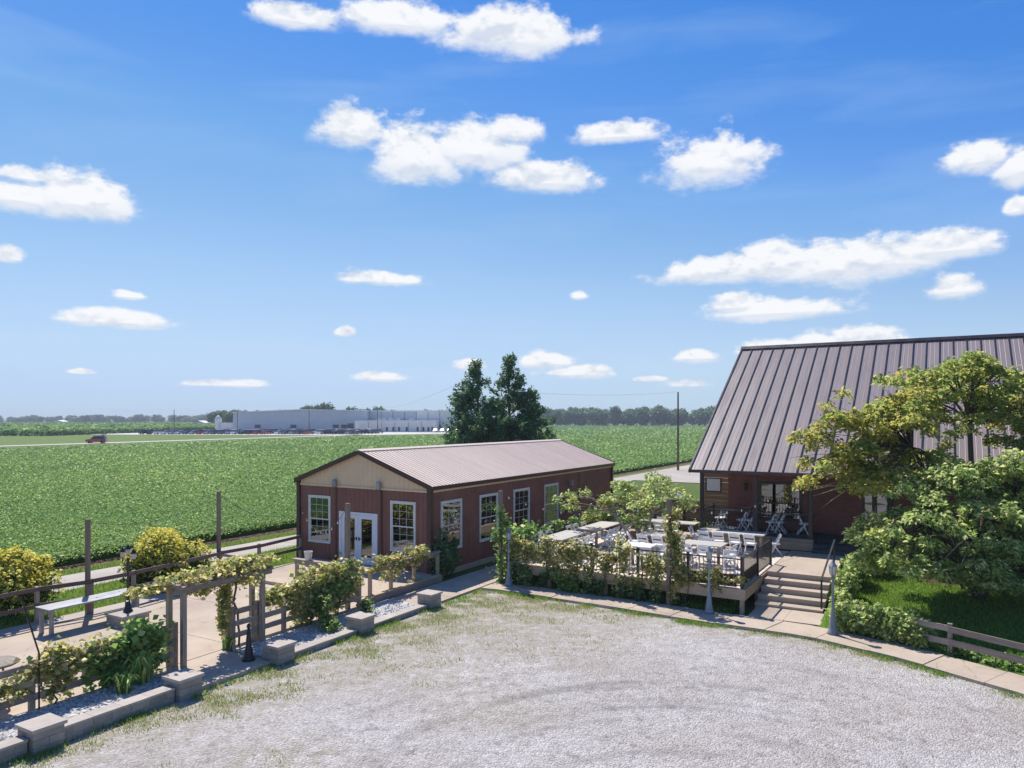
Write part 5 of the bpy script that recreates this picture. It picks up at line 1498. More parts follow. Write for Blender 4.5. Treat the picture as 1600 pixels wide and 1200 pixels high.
# shrubs by the steps and the fence
def shrub(label, balls, mat, size, base, name='shrub', up=.3, stems=3, group=None):
    P = np.concatenate([ell(c, r, n, rg) for (c, r, n) in balls])
    st_ = [(wob(base, balls[k % len(balls)][0], 5, .05), .018) for k in range(stems)]
    return plant(name, label, 'shrub', base, P, size, mat, st_, up=up, aspect=.7)
lz = lambda a, b: float(lawnz(np.array(float(a)), np.array(float(b))))
shrub('rounded leafy hedge on the fence beside the right grey lamp', [((14.35, .25, .5), (.55, .4, .42), 1500), ((15.0, .05, .55), (.5, .38, .42), 1300), ((15.75, -.2, .5), (.55, .4, .45), 1700), ((16.1, -.35, .35), (.3, .35, .35), 700)], 'droop_leaf', .12, (15.0, .1, .05))
shrub('upright shrub growing against the black handrail of the steps', [((13.95, 3.1, .75), (.38, .5, .55), 1200), ((14.1, 4.4, 1.0), (.45, .6, .6), 1300), ((13.9, 2.2, .5), (.3, .35, .35), 700), ((14.6, 5.6, 1.1), (.6, .6, .6), 1200)], 'droop_leaf', .12, (14.1, 3.6, lz(14.1, 3.6)))
shrub('small dark bush on the lawn fence at the right edge', [((19.9, -2.2, .35), (.45, .4, .4), 900), ((20.6, -2.9, .3), (.4, .4, .35), 700)], 'under_leaf', .11, (20.2, -2.5, .06))
shrub('low scrambling greenery below the lawn fence rails', [((16.9 + k * .42, float(bedge(16.9 + k * .42)) + .4, .16), (.36, .26, .2), 260) for k in range(7)], 'vine_leaf_green', .12, (18, -.9, .06))

# yellow bushes
def gold_bush(label, a, b, r, h):
    t = thing('golden_bush', label, 'bush', a, b, 0)
    n = 10; Pi = []; Po = []
    for k in range(22):
        th = rg.uniform(0, 6.28); q = rg.uniform(.15, .8) * r; c = np.array([q * math.cos(th), q * math.sin(th), rg.uniform(.22, .72) * h])
        rr = rg.uniform(.32, .48) * r; s = np.array([rr, rr, rr * .9])
        if c[2] + s[2] > h: c[2] = h - s[2]
        Pi.append(ell(c, s * .88, 260, rg)); o_ = ell(c, s * 1.08, 620, rg, .1)
        Po.append(o_)
    Po = np.concatenate(Po); Pi = np.concatenate(Pi)
    # golden new shoots sit on the upper, outer skin of the bush
    cen = np.array([0, 0, h * .42]); d = np.linalg.norm((Po - cen) / np.array([r, r, h * .58]), axis=1)
    k = (d > .6) & (Po[:, 2] > h * (.36 + .13 * rg.normal(size=len(Po))))
    inst('golden_shoots', leaf_mesh('golden_shoots', Po[k], .13, MAT['gold_leaf'], rg, up=.45, aspect=.6), t)
    inst('foliage', leaf_mesh('foliage', np.r_[Pi, Po[~k]], .12, MAT['bush_leaf'], rg, up=.3, aspect=.6), t)
    for q in range(5): MB().tube(wob((rnd.uniform(-.2, .2), rnd.uniform(-.2, .2), -.05), (rnd.uniform(-.5, .5) * r, rnd.uniform(-.5, .5) * r, h * .6), 5, .06), .03, 5).build('stem', MAT['bark'], t, True)
gold_bush('round golden-tipped bush at the left edge of the picture', -7.5, -10.75, 1.25, 2.35)
gold_bush('round golden-tipped bush behind the fence, right of the garden lamp', -7.4, -5.75, 1.45, 2.25)

# trees
def limbs(t, base, forks, tips, r0, mat, rs):
    """trunk to forks, each tip joined to its nearest fork by a bowed limb"""
    mb = MB(); base = Vector(base)
    for f, r in forks:
        f = Vector(f); mid = base.lerp(f, .5) + Vector((rs.uniform(-.1, .1), rs.uniform(-.1, .1), 0))
        mb.tube([base - Vector((0, 0, .15)), base.lerp(mid, .5), mid, f], [r * 1.25, r * 1.05, r * .95, r * .75], 8)
    mb.build('trunk', MAT[mat], t, True)
    for tip in tips:
        tip = Vector(tip); f, r = min(forks, key=lambda q: (Vector(q[0]) - tip).length)
        f = Vector(f); d = tip - f
        p1 = f + d * .35 + Vector((rs.uniform(-.12, .12), rs.uniform(-.12, .12), .10 * d.length)); p2 = f + d * .7 + Vector((rs.uniform(-.12, .12), rs.uniform(-.12, .12), .1 * d.length))
        m2 = MB().tube([f, p1, p2, tip], [r * .55, r * .4, r * .26, .012], 6)
        for k in range(5):
            s = rs.uniform(.45, .95); q = f + d * s + Vector((0, 0, .1 * d.length * (1 - s))); e = tip + Vector((rs.gauss(0, .45), rs.gauss(0, .45), rs.uniform(-.12, .16)))
            m2.tube([q, q.lerp(e, .5) + Vector((0, 0, .05)), e], [r * .2, r * .12, .006], 4)
        m2.build('limb', MAT[mat], t, True)
def spray_tree(name, label, base, forks, clusters, size, mats, bark, dens=1.0, r0=.12, seed=1, flat=.3, aspect=.45, cat='tree'):
    """clusters: px x, y, half width, half height, depth, which leaf"""
    rs = random.Random(seed); base = Vector(base)
    t = thing_w(name, label, cat, base)
    tips = []; Ps = {m: [] for m in mats}; T = {m: [] for m in mats}
    for (x, y, w, h, Y, mi) in clusters:
        c = at(x, y, Y) - base; rx, rz = w * Y / F, h * Y / F
        tips.append(c)
        ns = max(3, int(rx * rz * 25 * dens) + 2)
        for k in range(ns):       # each cluster is made of small layered sprays
            d = Vector((rs.gauss(0, .6) * rx, rs.gauss(0, .6) * rx * .9, rs.gauss(0, .62) * rz))
            cc = c + d; r = rs.uniform(.17, .42)
            n = int(64 * (r / .3) ** 1.5)
            th = rg.uniform(0, 6.28, n); q = np.sqrt(rg.uniform(0, 1, n)) * r
            P = np.stack([cc.x + q * np.cos(th), cc.y + q * np.sin(th), cc.z - .4 * q * q / r + rg.normal(0, .085, n) + .03], 1)
            m = mats[mi if rs.random() < .8 else rs.randrange(len(mats))]
            Ps[m].append(P); T[m].append(np.stack([np.cos(th), np.sin(th), np.full(n, -.35)], 1))
    for m in mats:
        if Ps[m]:
            inst('crown', leaf_mesh('crown', np.concatenate(Ps[m]), size, MAT[m], rg, up=flat, aspect=aspect, tang=np.concatenate(T[m])), t)
    limbs(t, (0, 0, 0), [(Vector(f) - base, r) for f, r in forks], tips, r0, bark, rs)
    return t
rt = random.Random(9)
D = lambda lo, hi: rt.uniform(lo, hi)
ca = [(1480, 572, 62, 15, 24.6, 0), (1555, 583, 50, 16, 24.2, 0), (1430, 590, 45, 13, 24.0, 0), (1390, 615, 52, 14, 23.8, 1), (1330, 645, 44, 13, 23.4, 1), (1445, 625, 52, 14, 25.2, 0),
      (1515, 612, 55, 15, 24.0, 0), (1590, 615, 45, 20, 24.6, 0), (1285, 682, 34, 12, 23.2, 1), (1350, 680, 44, 11, 23.6, 1), (1400, 655, 44, 13, 24.3, 0), (1470, 660, 46, 13, 24.8, 0),
      (1270, 722, 26, 9, 23.0, 1), (1256, 748, 18, 8, 22.8, 1), (1380, 700, 46, 11, 23.9, 0), (1325, 742, 38, 9, 23.2, 1), (1385, 735, 44, 11, 23.4, 0), (1440, 712, 44, 12, 23.9, 0), (1300, 655, 26, 9, 23.6, 1),
      (1560, 650, 45, 16, 24.5, 0), (1620, 650, 46, 24, 24.5, 0), (1640, 600, 40, 22, 24.5, 0), (1700, 640, 60, 26, 24, 0), (1580, 690, 40, 12, 24.3, 0), (1430, 750, 40, 11, 23.0, 0), (1310, 700, 30, 9, 23.4, 1), (1345, 760, 28, 8, 22.8, 1)]
def fill_poly(poly, n, w, h, Y0, Y1, mi, seed):
    q = random.Random(seed); out = []
    while len(out) < n:
        x, y = q.uniform(min(p[0] for p in poly), max(p[0] for p in poly)), q.uniform(min(p[1] for p in poly), max(p[1] for p in poly)); c = False
        for (x0, y0), (x1, y1) in zip(poly, poly[1:] + poly[:1]):
            if (y0 > y) != (y1 > y) and x < (x1 - x0) * (y - y0) / (y1 - y0) + x0: c = not c
        if c: out.append((x, y, w * q.uniform(.7, 1.2), h * q.uniform(.7, 1.2), q.uniform(Y0, Y1), mi))
    return out
ca += fill_poly([(1420, 575), (1450, 562), (1535, 560), (1600, 580), (1700, 590), (1700, 680), (1590, 665), (1500, 650), (1410, 640)], 16, 42, 13, 23.4, 26, 0, 1)
ca += fill_poly([(1262, 735), (1280, 680), (1330, 645), (1400, 610), (1440, 640), (1420, 690), (1400, 740), (1330, 755)], 14, 34, 10, 22.6, 24.6, 1, 2)
ca += fill_poly([(1330, 705), (1440, 700), (1480, 735), (1440, 765), (1350, 765)], 8, 36, 10, 22.6, 24.2, 0, 3)
bA = at(1530, 880, 24.6); bA.z = .72
spray_tree('shade_tree', 'spreading layered tree whose upper limbs stand against the plum roof', bA, [(at(1510, 735, 24.5), .15), (at(1545, 720, 24.8), .13), (at(1425, 700, 24.1), .08), (at(1515, 660, 24.6), .10), (at(1600, 690, 24.4), .09)], ca, .165, ['tree_leaf', 'tree_leaf_gold'], 'bark', 1.0, seed=3)
cb = [(1575, 735, 46, 15, 22.0, 0), (1520, 760, 46, 14, 21.6, 0), (1455, 775, 40, 13, 21.4, 0), (1600, 775, 46, 17, 21.5, 0), (1540, 795, 50, 15, 21.0, 0), (1410, 805, 38, 12, 21.5, 0), (1475, 815, 46, 14, 20.9, 0), (1580, 825, 46, 16, 20.8, 0),
      (1380, 840, 34, 12, 21.6, 0), (1430, 850, 40, 13, 20.8, 0), (1510, 850, 50, 13, 20.5, 0), (1395, 870, 30, 10, 21.2, 0), (1460, 880, 34, 10, 20.7, 0), (1565, 875, 46, 12, 20.5, 0), (1520, 890, 30, 8, 20.4, 0), (1620, 870, 36, 14, 20.6, 0), (1640, 800, 50, 22, 21, 0), (1660, 750, 50, 22, 21.6, 0), (1350, 865, 24, 12, 21.8, 0), (1430, 745, 34, 10, 22.0, 0), (1500, 725, 36, 10, 22.4, 0), (1700, 840, 50, 24, 21, 0), (1345, 835, 20, 8, 22, 0), (1480, 795, 40, 12, 22.3, 0)]
cb += fill_poly([(1350, 850), (1400, 800), (1440, 750), (1520, 715), (1600, 690), (1700, 690), (1700, 905), (1580, 900), (1540, 885), (1450, 880), (1380, 875)], 46, 40, 13, 20.3, 23.0, 0, 4)
cb += fill_poly([(1400, 870), (1480, 880), (1600, 890), (1690, 900), (1690, 915), (1540, 908), (1450, 893)], 18, 34, 9, 20.0, 21.6, 0, 5)
bB = at(1530, 925, 21.9); bB.z = .62
spray_tree('weeping_tree', 'low weeping tree with pale leaves spilling over the lawn', bB, [(at(1525, 830, 21.9), .13), (at(1450, 815, 21.6), .07), (at(1590, 800, 21.6), .09), (at(1500, 790, 21.9), .08)], cb, .16, ['droop_leaf', 'tree_leaf'], 'bark', 1.15, seed=8, flat=.3)
# bare grey twigs showing under the weeping crown and reaching over the porch
def twigs(label, px_list, Y, base):
    t = thing_w('bare_branch', label, 'branch', base)
    for (x0, y0, x1, y1) in px_list:
        p, q = at(x0, y0, Y + rt.uniform(-.3, .3)) - base, at(x1, y1, Y + rt.uniform(-.4, .4)) - base
        pts = [p, p.lerp(q, .35) + Vector((0, 0, .08)), p.lerp(q, .7) + Vector((rt.uniform(-.05, .05), 0, .02)), q]
        MB().tube(pts, [.022, .017, .012, .005], 5).build('twig', MAT['pale_bark'], t, True)
twigs('bare pale twigs showing in the gap of the weeping crown', [(1520, 835, 1470, 880), (1525, 838, 1500, 885), (1530, 840, 1545, 880), (1490, 850, 1475, 828), (1560, 850, 1590, 880), (1535, 850, 1520, 880), (1510, 850, 1560, 870)], 20.35, at(1525, 830, 20.6))
twigs('bare pale twigs reaching out over the porch from the layered tree', [(1340, 752, 1262, 764), (1345, 756, 1270, 775), (1342, 758, 1286, 792), (1320, 760, 1255, 768)], 23.0, at(1345, 752, 23.0))

cd = [(905, 775, 24, 9, 30.2, 0), (890, 790, 14, 7, 30.0, 0), (945, 782, 22, 7, 30.4, 0), (985, 760, 34, 8, 31.0, 0), (1025, 757, 30, 8, 30.6, 0), (1055, 770, 24, 9, 30.3, 0), (1000, 785, 34, 9, 29.7, 0), (1045, 792, 24, 7, 30.0, 0), (965, 778, 24, 8, 31.4, 0),
      (915, 800, 16, 6, 30.2, 0), (985, 803, 22, 7, 30.0, 0), (1068, 785, 12, 8, 30.4, 0), (1010, 770, 30, 8, 31.6, 0), (1000, 818, 12, 4, 30.1, 0)]
bD = at(1000, 852, 29.6); bD.z = DZ
spray_tree('deck_tree', 'small flat-topped tree with forked trunk growing through the deck', bD, [(at(996, 822, 30.0), .13), (at(960, 803, 30.0), .075), (at(1020, 803, 30.0), .07)], cd, .15, ['droop_leaf', 'tree_leaf_gold'], 'pale_bark', .95, seed=5)

# conifers behind the barn
def conifer(label, base, h, rad, n, seed, top=1.0, name='conifer'):
    """ragged juniper: uneven boughs, each a rising plume of short sprays"""
    rs = random.Random(seed); t = thing_w(name, label, 'tree', base)
    MB().tube([(0, 0, -.2), (.1, 0, h * .5), (rs.uniform(-.15, .15), .05, h)], [.2, .12, .025], 8).build('trunk', MAT['bark'], t, True)
    P = []; T = []; br = MB()
    for k in range(n):
        f = ((k + rs.random()) / n) ** 1.15; z = h * (.05 + .93 * f)
        L = (rad * (1 - f) ** .8 * rs.choice((.45, .7, .9, 1.0, 1.15)) + .3) * rs.uniform(.85, 1.15)
        th = rs.uniform(0, 6.283); tilt = rs.uniform(.15, .75)
        d = Vector((math.cos(th), math.sin(th), tilt)).normalized(); q = Vector((0, 0, z - .15 * L))
        br.tube([q, q + d * L * .5 - Vector((0, 0, .04 * L)), q + d * L], [.045 * (1 - f) + .012, .022, .006], 4)
        side = Vector((-d.y, d.x, 0))
        for j in range(max(2, int(L * 3.2 * (1 if f < .82 else top)))):      # plumes along the bough
            s0 = rs.uniform(.35, 1.05); c = q + d * L * s0 + side * rs.gauss(0, .16 * L) + Vector((0, 0, rs.gauss(.02, .1 * L)))
            m = 26; ax = (d + Vector((rs.gauss(0, .35), rs.gauss(0, .35), .45 + rs.gauss(0, .2)))).normalized(); ln = rs.uniform(.35, .75)
            u = rg.uniform(-.5, .6, m); rr = .17 * (1 - np.abs(u)) + .03
            pts = np.array(c)[None] + np.outer(u * ln, np.array(ax)) + rg.normal(size=(m, 3)) * rr[:, None] * .75
            P.append(pts); T.append(np.tile(np.array(ax), (m, 1)))
    br.build('limb', MAT['bark'], t, True)
    inst('crown', leaf_mesh('crown', np.concatenate(P), .26, MAT['conifer_leaf'], rg, up=.15, aspect=.42, tang=np.concatenate(T)), t)
conifer('dark cedar with a narrow pointed top, left of the pair behind the barn', Vector((-2.9, 60, 0)), 10.7, 3.7, 135, 2)
conifer('taller cedar with ragged bare tip, right of the pair behind the barn', Vector((-.3, 61.5, 0)), 11.4, 3.8, 140, 3, .45)
conifer('broad bushy cedar low on the right of the cedar group', Vector((1.6, 60.5, 0)), 8.3, 3.2, 110, 6)
conifer('lower spreading cedar filling the front of the cedar group', Vector((-2.2, 58, 0)), 6.6, 4.2, 110, 9)

# ---- grass: lawn blades, verge tufts, weeds in the gravel
def tufts():
    n = 62000
    a = rg.uniform(13.6, 24, n); b = bedge(a) + .05 + rg.uniform(0, 1, n) ** .8 * 7
    m = ((a - 19.0) / 4.4) ** 2 + ((b - 6.3) / 1.7) ** 2 > .9
    a, b = a[m], b[m]
    P = np.stack([a, b, lawnz(a, b)], 1)
    o = link(bpy.data.objects.new('lawn_grass', blade_mesh('lawn_grass', P, .085, .028, MAT['grass_blade'], rg))); on_ab(o)
    tag(o, 'short bright green grass of the lawn under the trees', 'grass', kind='stuff')
    n = 90000
    a = 2.6 + rg.exponential(1.7, n); b = rg.uniform(-22, -.4, n)
    n2 = 42000; a = np.r_[a, rg.uniform(3.0, 27, n2)]; b = np.r_[b, fedge(a[n:]) - .02 - rg.exponential(.5, n2)]
    n3 = 12000; a = np.r_[a, rg.uniform(3, 9, n3)]; b = np.r_[b, -rg.uniform(.5, 8, n3)]
    w = weed(a, b); cl = lump(a * 2.6 + 3, b * 2.6) * .5 + lump(a * 6, b * 6 + 9) * .35
    k = (b < fedge(a) - .02) & (rg.uniform(0, 1, len(a)) < np.clip(w * 1.0 + cl * .85 - .6, 0, 1))
    a, b, w = a[k], b[k], w[k]
    edge = np.minimum(a - 2.6, (fedge(a) - b))
    green = (edge < .12 + .18 * rg.uniform(0, 1, len(a)) + .12 * lump(a * 1.5, b * 1.5)) | (rg.uniform(0, 1, len(a)) < .12)
    P = np.stack([a, b, np.full(len(a), -.005)], 1)
    for nm, kk, mt, h, lab in (('edge_grass', green, 'grass_blade', .09, 'green grass fringe along the block wall and sidewalk edge'), ('dry_grass', ~green, 'dry_blade', .055, 'thin yellowish dry grass patches growing through the gravel')):
        o = link(bpy.data.objects.new(nm, blade_mesh(nm, P[kk], h, .022, MAT[mt], rg, .8))); on_ab(o)
        tag(o, lab, 'grass', kind='stuff')
    n = 40000
    a = np.r_[rg.uniform(-9.65, -6.1, n), rg.uniform(-13.1, -12.35, n // 3), rg.uniform(3, 11, n // 4)]; b = np.r_[rg.uniform(-16, 6, n), rg.uniform(-14, 30, n // 3), rg.uniform(.75, 3, n // 4)]
    P = np.stack([a, b, np.full(len(a), .01)], 1)
    o = link(bpy.data.objects.new('verge_grass', blade_mesh('verge_grass', P, .12, .035, MAT['grass_blade'], rg, .6))); on_ab(o)
    tag(o, 'green grass of the verge between patio fence and lane', 'grass', kind='stuff')
tufts()
def gravel_stones():
    mb = MB()
    for k in range(1500):
        a = rg.uniform(2.8, 22); b = rg.uniform(-20, -.6)
        if b > fedge(a) - .1: continue
        s = rg.uniform(.012, .03); r = rg.uniform(.6, 1.3, 5)
        mb.add([(a + s * r[0], b, 0), (a, b + s * r[1], 0), (a - s * r[2], b, 0), (a, b - s * r[3], 0), (a, b, .004 + s * .35 * r[4])], [(0, 1, 4), (1, 2, 4), (2, 3, 4), (3, 0, 4)])
    tag(on_ab(mb.build('loose_stones', MAT['stone_chip'])), 'scattered loose stones lying on the gravel lot', 'stones', kind='stuff')
gravel_stones()

# ================================================================== FAR THINGS
def far_tree_proto(seed, r=.32):
    rs = random.Random(seed); Ps = []
    for k in range(17):
        th = rs.uniform(0, 6.28); q = rs.uniform(0, .28); z = rs.uniform(.14, .78)
        rr = rs.uniform(.14, .24)
        c = (q * math.cos(th), q * math.sin(th), min(z, .98 - rr * .8)); Ps.append(ell(c, (rr, rr, rr * .85), 85, rg, .3))
    crown = leaf_mesh('crown', np.concatenate(Ps), .095, MAT['far_leaf'], rg, up=.3, aspect=.8)
    trunk = MB().tube([(0, 0, -.02), (.01, 0, .25), (0, .01, .6)], [.028, .022, .01], 6).mesh('trunk', MAT['bark'], True)
    return crown, trunk
PROT = [far_tree_proto(s) for s in range(5)]
def far_tree(x, y, h, wide, label, group, rs):
    cr, tr = PROT[rs.randrange(5)]
    t = thing_w('broadleaf_tree', label, 'tree', Vector((x, y, -.02)), rs.uniform(0, 6.28), group)
    t.scale = (h * wide, h * wide, h)
    inst('trunk', tr, t); inst('crown', cr, t)
rs = random.Random(31)
for k in range(76):
    x = 16 + k * 3.1 + rs.uniform(-1.5, 1.5); y = rs.uniform(645, 690)
    far_tree(x, y, rs.uniform(12.5, 19.5) * (1 if k % 9 else 1.12), rs.uniform(.9, 1.3), 'leafy tree in the dark wood along the far edge of the field, right', 'trees of the wood at the far field edge', rs)
for k in range(150):
    x = -1000 + k * 4.7 + rs.uniform(-4, 4); y = rs.uniform(1080, 1200)
    far_tree(x, y, rs.uniform(8, 15), rs.uniform(1.1, 1.8), 'hazy tree in the far tree line on the left horizon', 'trees of the left horizon', rs)
for (px_, n, Y, h0, h1) in ((380, 6, 470, 10, 14), (345, 5, 520, 9, 14), (500, 5, 450, 14, 17.5), (560, 5, 450, 12.5, 15), (610, 6, 450, 12, 14.5), (455, 2, 430, 12, 13.5), (695, 4, 470, 12, 14.5), (660, 2, 460, 11.5, 13)):
    for k in range(n):
        x = (px_ - 800 + rs.uniform(-26, 26)) / F * Y; far_tree(x, Y + rs.uniform(-8, 14), rs.uniform(h0, h1), rs.uniform(.7, 1.1), 'tree rising behind the long grey warehouse roof', 'trees behind the warehouse', rs)

def factory():
    t = thing_w('warehouse', 'long low grey and white warehouse beyond the parked cars', 'building', Vector((-78, 350, 0)))
    X = lambda px_, Y: (px_ - 800) / F * Y + 78
    # block with low gable, the shade of its face painted in as grey-blue
    x0, x1 = X(364, 350), X(572, 350)
    xp = X(470, 350)
    poly = [(x0, 0), (x1, 0), (x1, 9.8), (xp, 10.3), (x0, 9.0)]
    MB().extr(poly, 0, 60).build('wall', MAT['factory_shade_grey'], t)
    mb = MB()
    mb.add([(x0 - .5, -.6, 9.02), (xp, -.6, 10.32), (x1 + .5, -.6, 9.85), (x0 - .5, 60, 9.02), (xp, 60, 10.32), (x1 + .5, 60, 9.85), (x0 - .5, -.6, 9.4), (xp, -.6, 10.75), (x1 + .5, -.6, 10.3), (x0 - .5, 60, 9.4), (xp, 60, 10.75), (x1 + .5, 60, 10.3)],
           [(0, 1, 7, 6), (1, 2, 8, 7), (6, 7, 10, 9), (7, 8, 11, 10), (0, 6, 9, 3), (2, 5, 11, 8)])
    mb.build('roof', MAT['factory_white'], t)
    # pale block in panels
    x2 = X(724, 358)
    n = 8
    for k in range(n):
        a0, a1 = x1 + .1 + (x2 - x1) * k / n, x1 + .1 + (x2 - x1) * (k + 1) / n - .25
        MB().box(a0, a1, 8, 60, 0, 9.75).build('wall_panel', MAT['factory_pale' if k > 3 else 'factory_shade_grey'], t)
    MB().box(x1 + .2, x2, 8.4, 59, 0, 9.6).build('core', MAT['factory_dark'], t)
    MB().box(x1 + .6, x2 + .4, 7.6, 60.4, 9.76, 10.25).build('roof', MAT['factory_white'], t)
    # annex
    a0, a1 = X(555, 338), X(680, 338)
    m = 6
    for k in range(m):
        MB().box(a0 + (a1 - a0) * k / m, a0 + (a1 - a0) * (k + 1) / m - .2, -12, 8.3, 0, 4.9).build('annex_panel', MAT['factory_pale'], t)
    MB().box(a0 + .3, a1 - .5, -11.6, 7.5, 0, 4.8).build('annex_core', MAT['factory_dark'], t)
    MB().box(a0 - .6, a1 + .4, -12.6, 8.2, 4.9, 5.35).build('annex_roof', MAT['factory_white'], t)
    for px_ in (603, 613, 622, 634, 651, 660, 668, 674):
        x = X(px_, 338); MB().box(x, x + .9, -12.12, -11.9, .5, 2.4).build('window', MAT['factory_dark'], t)
    for px_ in (398, 454, 520, 533):
        x = X(px_, 350); MB().box(x, x + 2.8, -.1, .1, 1.8, 3.4).build('window', MAT['factory_dark'], t)
    x = X(543, 350); MB().box(x, x + 2.8, -.12, .1, .2, 4.0).build('dock_door', MAT['factory_dark'], t)
    x = X(686, 358); MB().box(x, x + 1, 7.85, 8.1, .2, 3.4).build('dock_door', MAT['factory_dark'], t)
    for px_ in (588, 596, 607, 618, 640):
        x = X(px_, 345); MB().box(x, x + 1.8, -4, -2.5, 5.35, 6.4).build('roof_unit', MAT['factory_shade_grey'], t)
factory()
o = thing_w('white_silo', 'small white tank and shed at the left end of the warehouse', 'shed', Vector((-139, 352, 0)))
MB().lathe([(1.6, 0), (1.6, 6), (.8, 7.4), (.1, 7.8)], (-1.5, 0, 0), 12).build('tank', MAT['factory_white'], o)
MB().box(.2, 5.2, -1.5, 2, 0, 4).build('wall', MAT['factory_pale'], o); MB().box(0, 5.4, -1.8, 2.2, 4.01, 4.3).build('roof', MAT['factory_white'], o)
for (px_, py_, Y, w, lb) in ((310, 661, 560, 9, 'low white roofed shed in front of the trees left of the warehouse'), (90, 663, 900, 12, 'tiny white farm shed below the left tree line')):
    p = at(px_, py_, Y); o = thing_w('farm_shed', lb, 'shed', Vector((p.x, Y, 0)))
    MB().extr([(-w / 2, 0), (w / 2, 0), (w / 2, 3.2), (0, 4.8), (-w / 2, 3.2)], 0, 12).build('wall', MAT['factory_pale'], o)
    MB().add([(-w / 2 - .4, -.4, 3.1), (0, -.4, 5.0), (w / 2 + .4, -.4, 3.1), (-w / 2 - .4, 12.4, 3.1), (0, 12.4, 5.0), (w / 2 + .4, 12.4, 3.1)], [(0, 1, 4, 3), (1, 2, 5, 4)]).build('roof', MAT['factory_white'], o)

# ---- cars
def paint(name, c):
    m, nt, out = nodes_of(name); t = NT(nt)
    b = t.bsdf(out, c, .28, .15, .5); b.inputs['Coat Weight'].default_value = .6
    return m
PC = {'silver': (.42, .43, .45), 'white': (.78, .78, .78), 'black': (.015, .015, .018), 'dark red': (.40, .03, .04), 'dark blue': (.03, .05, .13), 'grey': (.13, .14, .15)}
for k, c in PC.items(): paint('paint_' + k, c)
def car_meshes(kind):
    if kind == 'saloon':
        low = [(-2.2, .28), (2.25, .28), (2.28, .62), (2.1, .76), (1.1, .9), (-1.5, .95), (-2.15, .9), (-2.25, .6)]; cab = [(1.1, .9), (.45, 1.4), (-.75, 1.44), (-1.5, .95)]
    else:
        low = [(-2.3, .32), (2.25, .32), (2.28, .75), (2.15, .92), (1.15, 1.04), (-2.2, 1.08), (-2.32, .7)]; cab = [(1.15, 1.04), (.55, 1.66), (-1.85, 1.72), (-2.2, 1.08)]
    body = MB().extr(low, -.9, .9)
    n = len(cab); ins = [.88, .72, .72, .88]
    roof = MB().add([(x, -w_, z) for (x, z), w_ in zip(cab, ins)] + [(x, w_, z) for (x, z), w_ in zip(cab, ins)], [tuple(range(n)), tuple(range(2 * n - 1, n - 1, -1))] + [(i, n + i, n + (i + 1) % n, (i + 1) % n) for i in range(n)])
    top = MB().add([(cab[1][0] + .06, -.74, cab[1][1] - .02), (cab[2][0] - .06, -.74, cab[2][1] - .02), (cab[2][0] - .06, .74, cab[2][1] - .02), (cab[1][0] + .06, .74, cab[1][1] - .02), (cab[1][0] - .05, -.66, cab[1][1] + .05), (cab[2][0] + .05, -.66, cab[2][1] + .05), (cab[2][0] + .05, .66, cab[2][1] + .05), (cab[1][0] - .05, .66, cab[1][1] + .05)],
                   [(0, 1, 5, 4), (1, 2, 6, 5), (2, 3, 7, 6), (3, 0, 4, 7), (4, 5, 6, 7)])
    body.add(top.v, top.f)
    wheel = MB()
    wheel.add([(.33 * math.cos(a), -.11, .33 * math.sin(a)) for a in [k * math.pi / 6 for k in range(12)]] + [(.33 * math.cos(a), .11, .33 * math.sin(a)) for a in [k * math.pi / 6 for k in range(12)]],
              [tuple(range(12)), tuple(range(23, 11, -1))] + [(i, 12 + i, 12 + (i + 1) % 12, (i + 1) % 12) for i in range(12)])
    return body, roof, wheel
CM = {}
for kind in ('saloon', 'wagon'):
    b_, r_, w_ = car_meshes(kind)
    gl = r_.mesh('glasshouse', MAT['car_glass']); wh = w_.mesh('wheel', MAT['tyre'])
    for c in PC: CM[kind, c] = (b_.mesh('body', MAT['paint_' + c]), gl, wh)
def car(kind, c, loc, rot, label, group=None, name='parked_car'):
    t = thing_w(name, label, 'car', loc, rot, group); b_, g_, w_ = CM[kind, c]
    inst('body', b_, t); inst('glasshouse', g_, t)
    for x in (-1.4, 1.42):
        for y in (-.82, .82): inst('wheel', w_, t, (x, y, .33))
    return t
cs = random.Random(12)
for row, (Y, x0, x1) in enumerate(((288, -143, -60), (298, -142, -54), (310, -136, -56), (324, -134, -62))):
    x = x0
    while x < x1:
        if cs.random() < .9:
            c = cs.choice(['silver', 'silver', 'white', 'white', 'black', 'grey', 'dark blue', 'dark red', 'black'])
            kd = cs.choice(['saloon', 'wagon'])
            rn = ('front', 'second', 'third', 'rear')[row]
            car(kd, c, Vector((x, Y + cs.uniform(-.4, .4) + (x + 56) * .01, .125)), R(62) + cs.uniform(-.05, .05), f'{c} {"saloon car" if kd == "saloon" else "sport utility car"} in the {rn} row before the warehouse', f'{c} {kd} cars in the {rn} warehouse row')
        x += 2.75
for k, c in enumerate(('white', 'silver', 'white', 'dark red')):
    car('saloon', c, Vector((-34 + k * 3.1, 330, .125)), R(70), f'{c} car parked by the right end of the warehouse', f'{c} cars at the right end of the warehouse')
d_ = math.atan2(dy, dx)
v = car('wagon', 'dark red', Vector((at(151, 690, 181).x, 181, .13)), R(180) + R(12), 'dark red utility car driving alone on the country road', name='red_car')
MB().bar((-1.7, 0, 1.86), (.5, 0, 1.86), 1.2, .08).build('roof_rack', MAT['black_metal'], v)
MB().box(-2.1, -1.2, -.4, .4, 1.9, 2.25).build('roof_load', MAT['factory_white'], v)

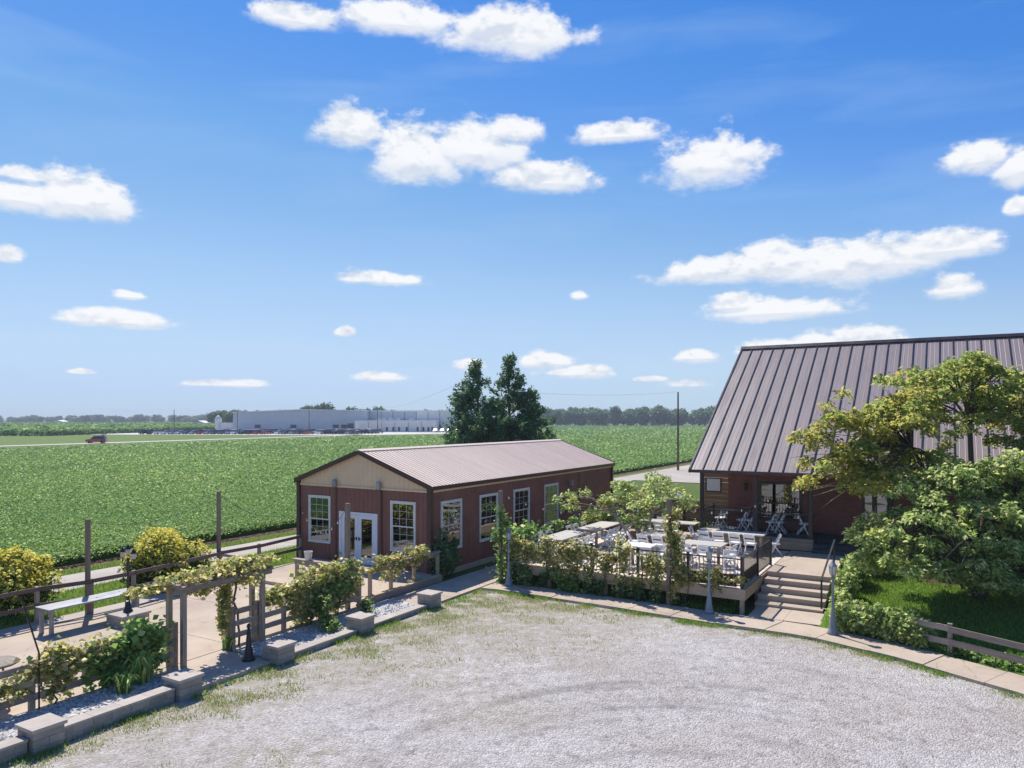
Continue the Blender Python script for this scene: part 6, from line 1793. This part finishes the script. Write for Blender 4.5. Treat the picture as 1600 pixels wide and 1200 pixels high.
# ---- utility poles and wires
UP = {}
def upole(key, label, x, y, h, arm=True, r=.14):
    t = thing_w('utility_pole', label, 'pole', Vector((x, y, -.03)))
    MB().tube([(0, 0, -.3), (0, 0, h)], [r, r * .65], 8).build('shaft', MAT['utility_wood'], t, True)
    if arm:
        MB().box(-.9, .9, -.05, .05, h - .7, h - .58).build('cross_arm', MAT['utility_wood'], t)
        for x_ in (-.8, 0, .8): MB().lathe([(.04, 0), (.06, .08), (.03, .16)], (x_, 0, h - .57 if x_ else h), 6).build('insulator', MAT['zinc'], t)
    UP[key] = Vector((x, y, h))
upole('r', 'tall bare utility pole beside the concrete drive left of the house', 19.4, 86, 9.2, False)
upole('c', 'utility pole half hidden by the left cedar behind the barn', (723 - 800) / F * 66, 66, 9.3)
upole('l', 'thin utility pole left of the parked cars', (272 - 800) / F * 290, 290, 9.8, False, .2)
upole('m', 'utility pole in front of the grey warehouse wall', (483 - 800) / F * 300, 300, 9.6, False, .2)
upole('n', 'utility pole before the low white warehouse annex', (590 - 800) / F * 300, 300, 11.0, False, .2)
upole('o', 'utility pole at the left corner of the warehouse', (371 - 800) / F * 310, 310, 9.6, False, .2)
def wire(label, p, q, sag):
    p, q = Vector(p), Vector(q); t = MB().tube([(q - p) * (k / 14) + Vector((0, 0, -4 * sag * (k / 14) * (1 - k / 14))) for k in range(15)], .009, 4).build('power_wire', MAT['cable'])
    t.location = p; tag(t, label, 'wire')
wire('thin power wire from the cedar pole towards the warehouse poles', UP['c'], UP['n'] , 1.2)
wire('thin power wire from the cedar pole to the pole by the house drive', UP['c'] + Vector((.8, 0, -.5)), UP['r'], .5)
wire('thin power wire between the two warehouse front poles', UP['n'], UP['m'], .8)

# ---- summer haze over the fields
hz = MB().box(-1600, 1600, -400, 1700, -1.0, 24).build('haze', None)
def haze_mat():
    m, nt, out = nodes_of('haze_air')
    v = nt.nodes.new('ShaderNodeVolumePrincipled')
    v.inputs['Color'].default_value = (.80, .88, 1.0, 1)
    v.inputs['Density'].default_value = .00034
    nt.links.new(v.outputs[0], out.inputs['Volume'])
    return m
hz.data.materials.append(haze_mat())
tag(hz, 'thin bluish summer haze over the far fields and trees', 'haze', kind='stuff')
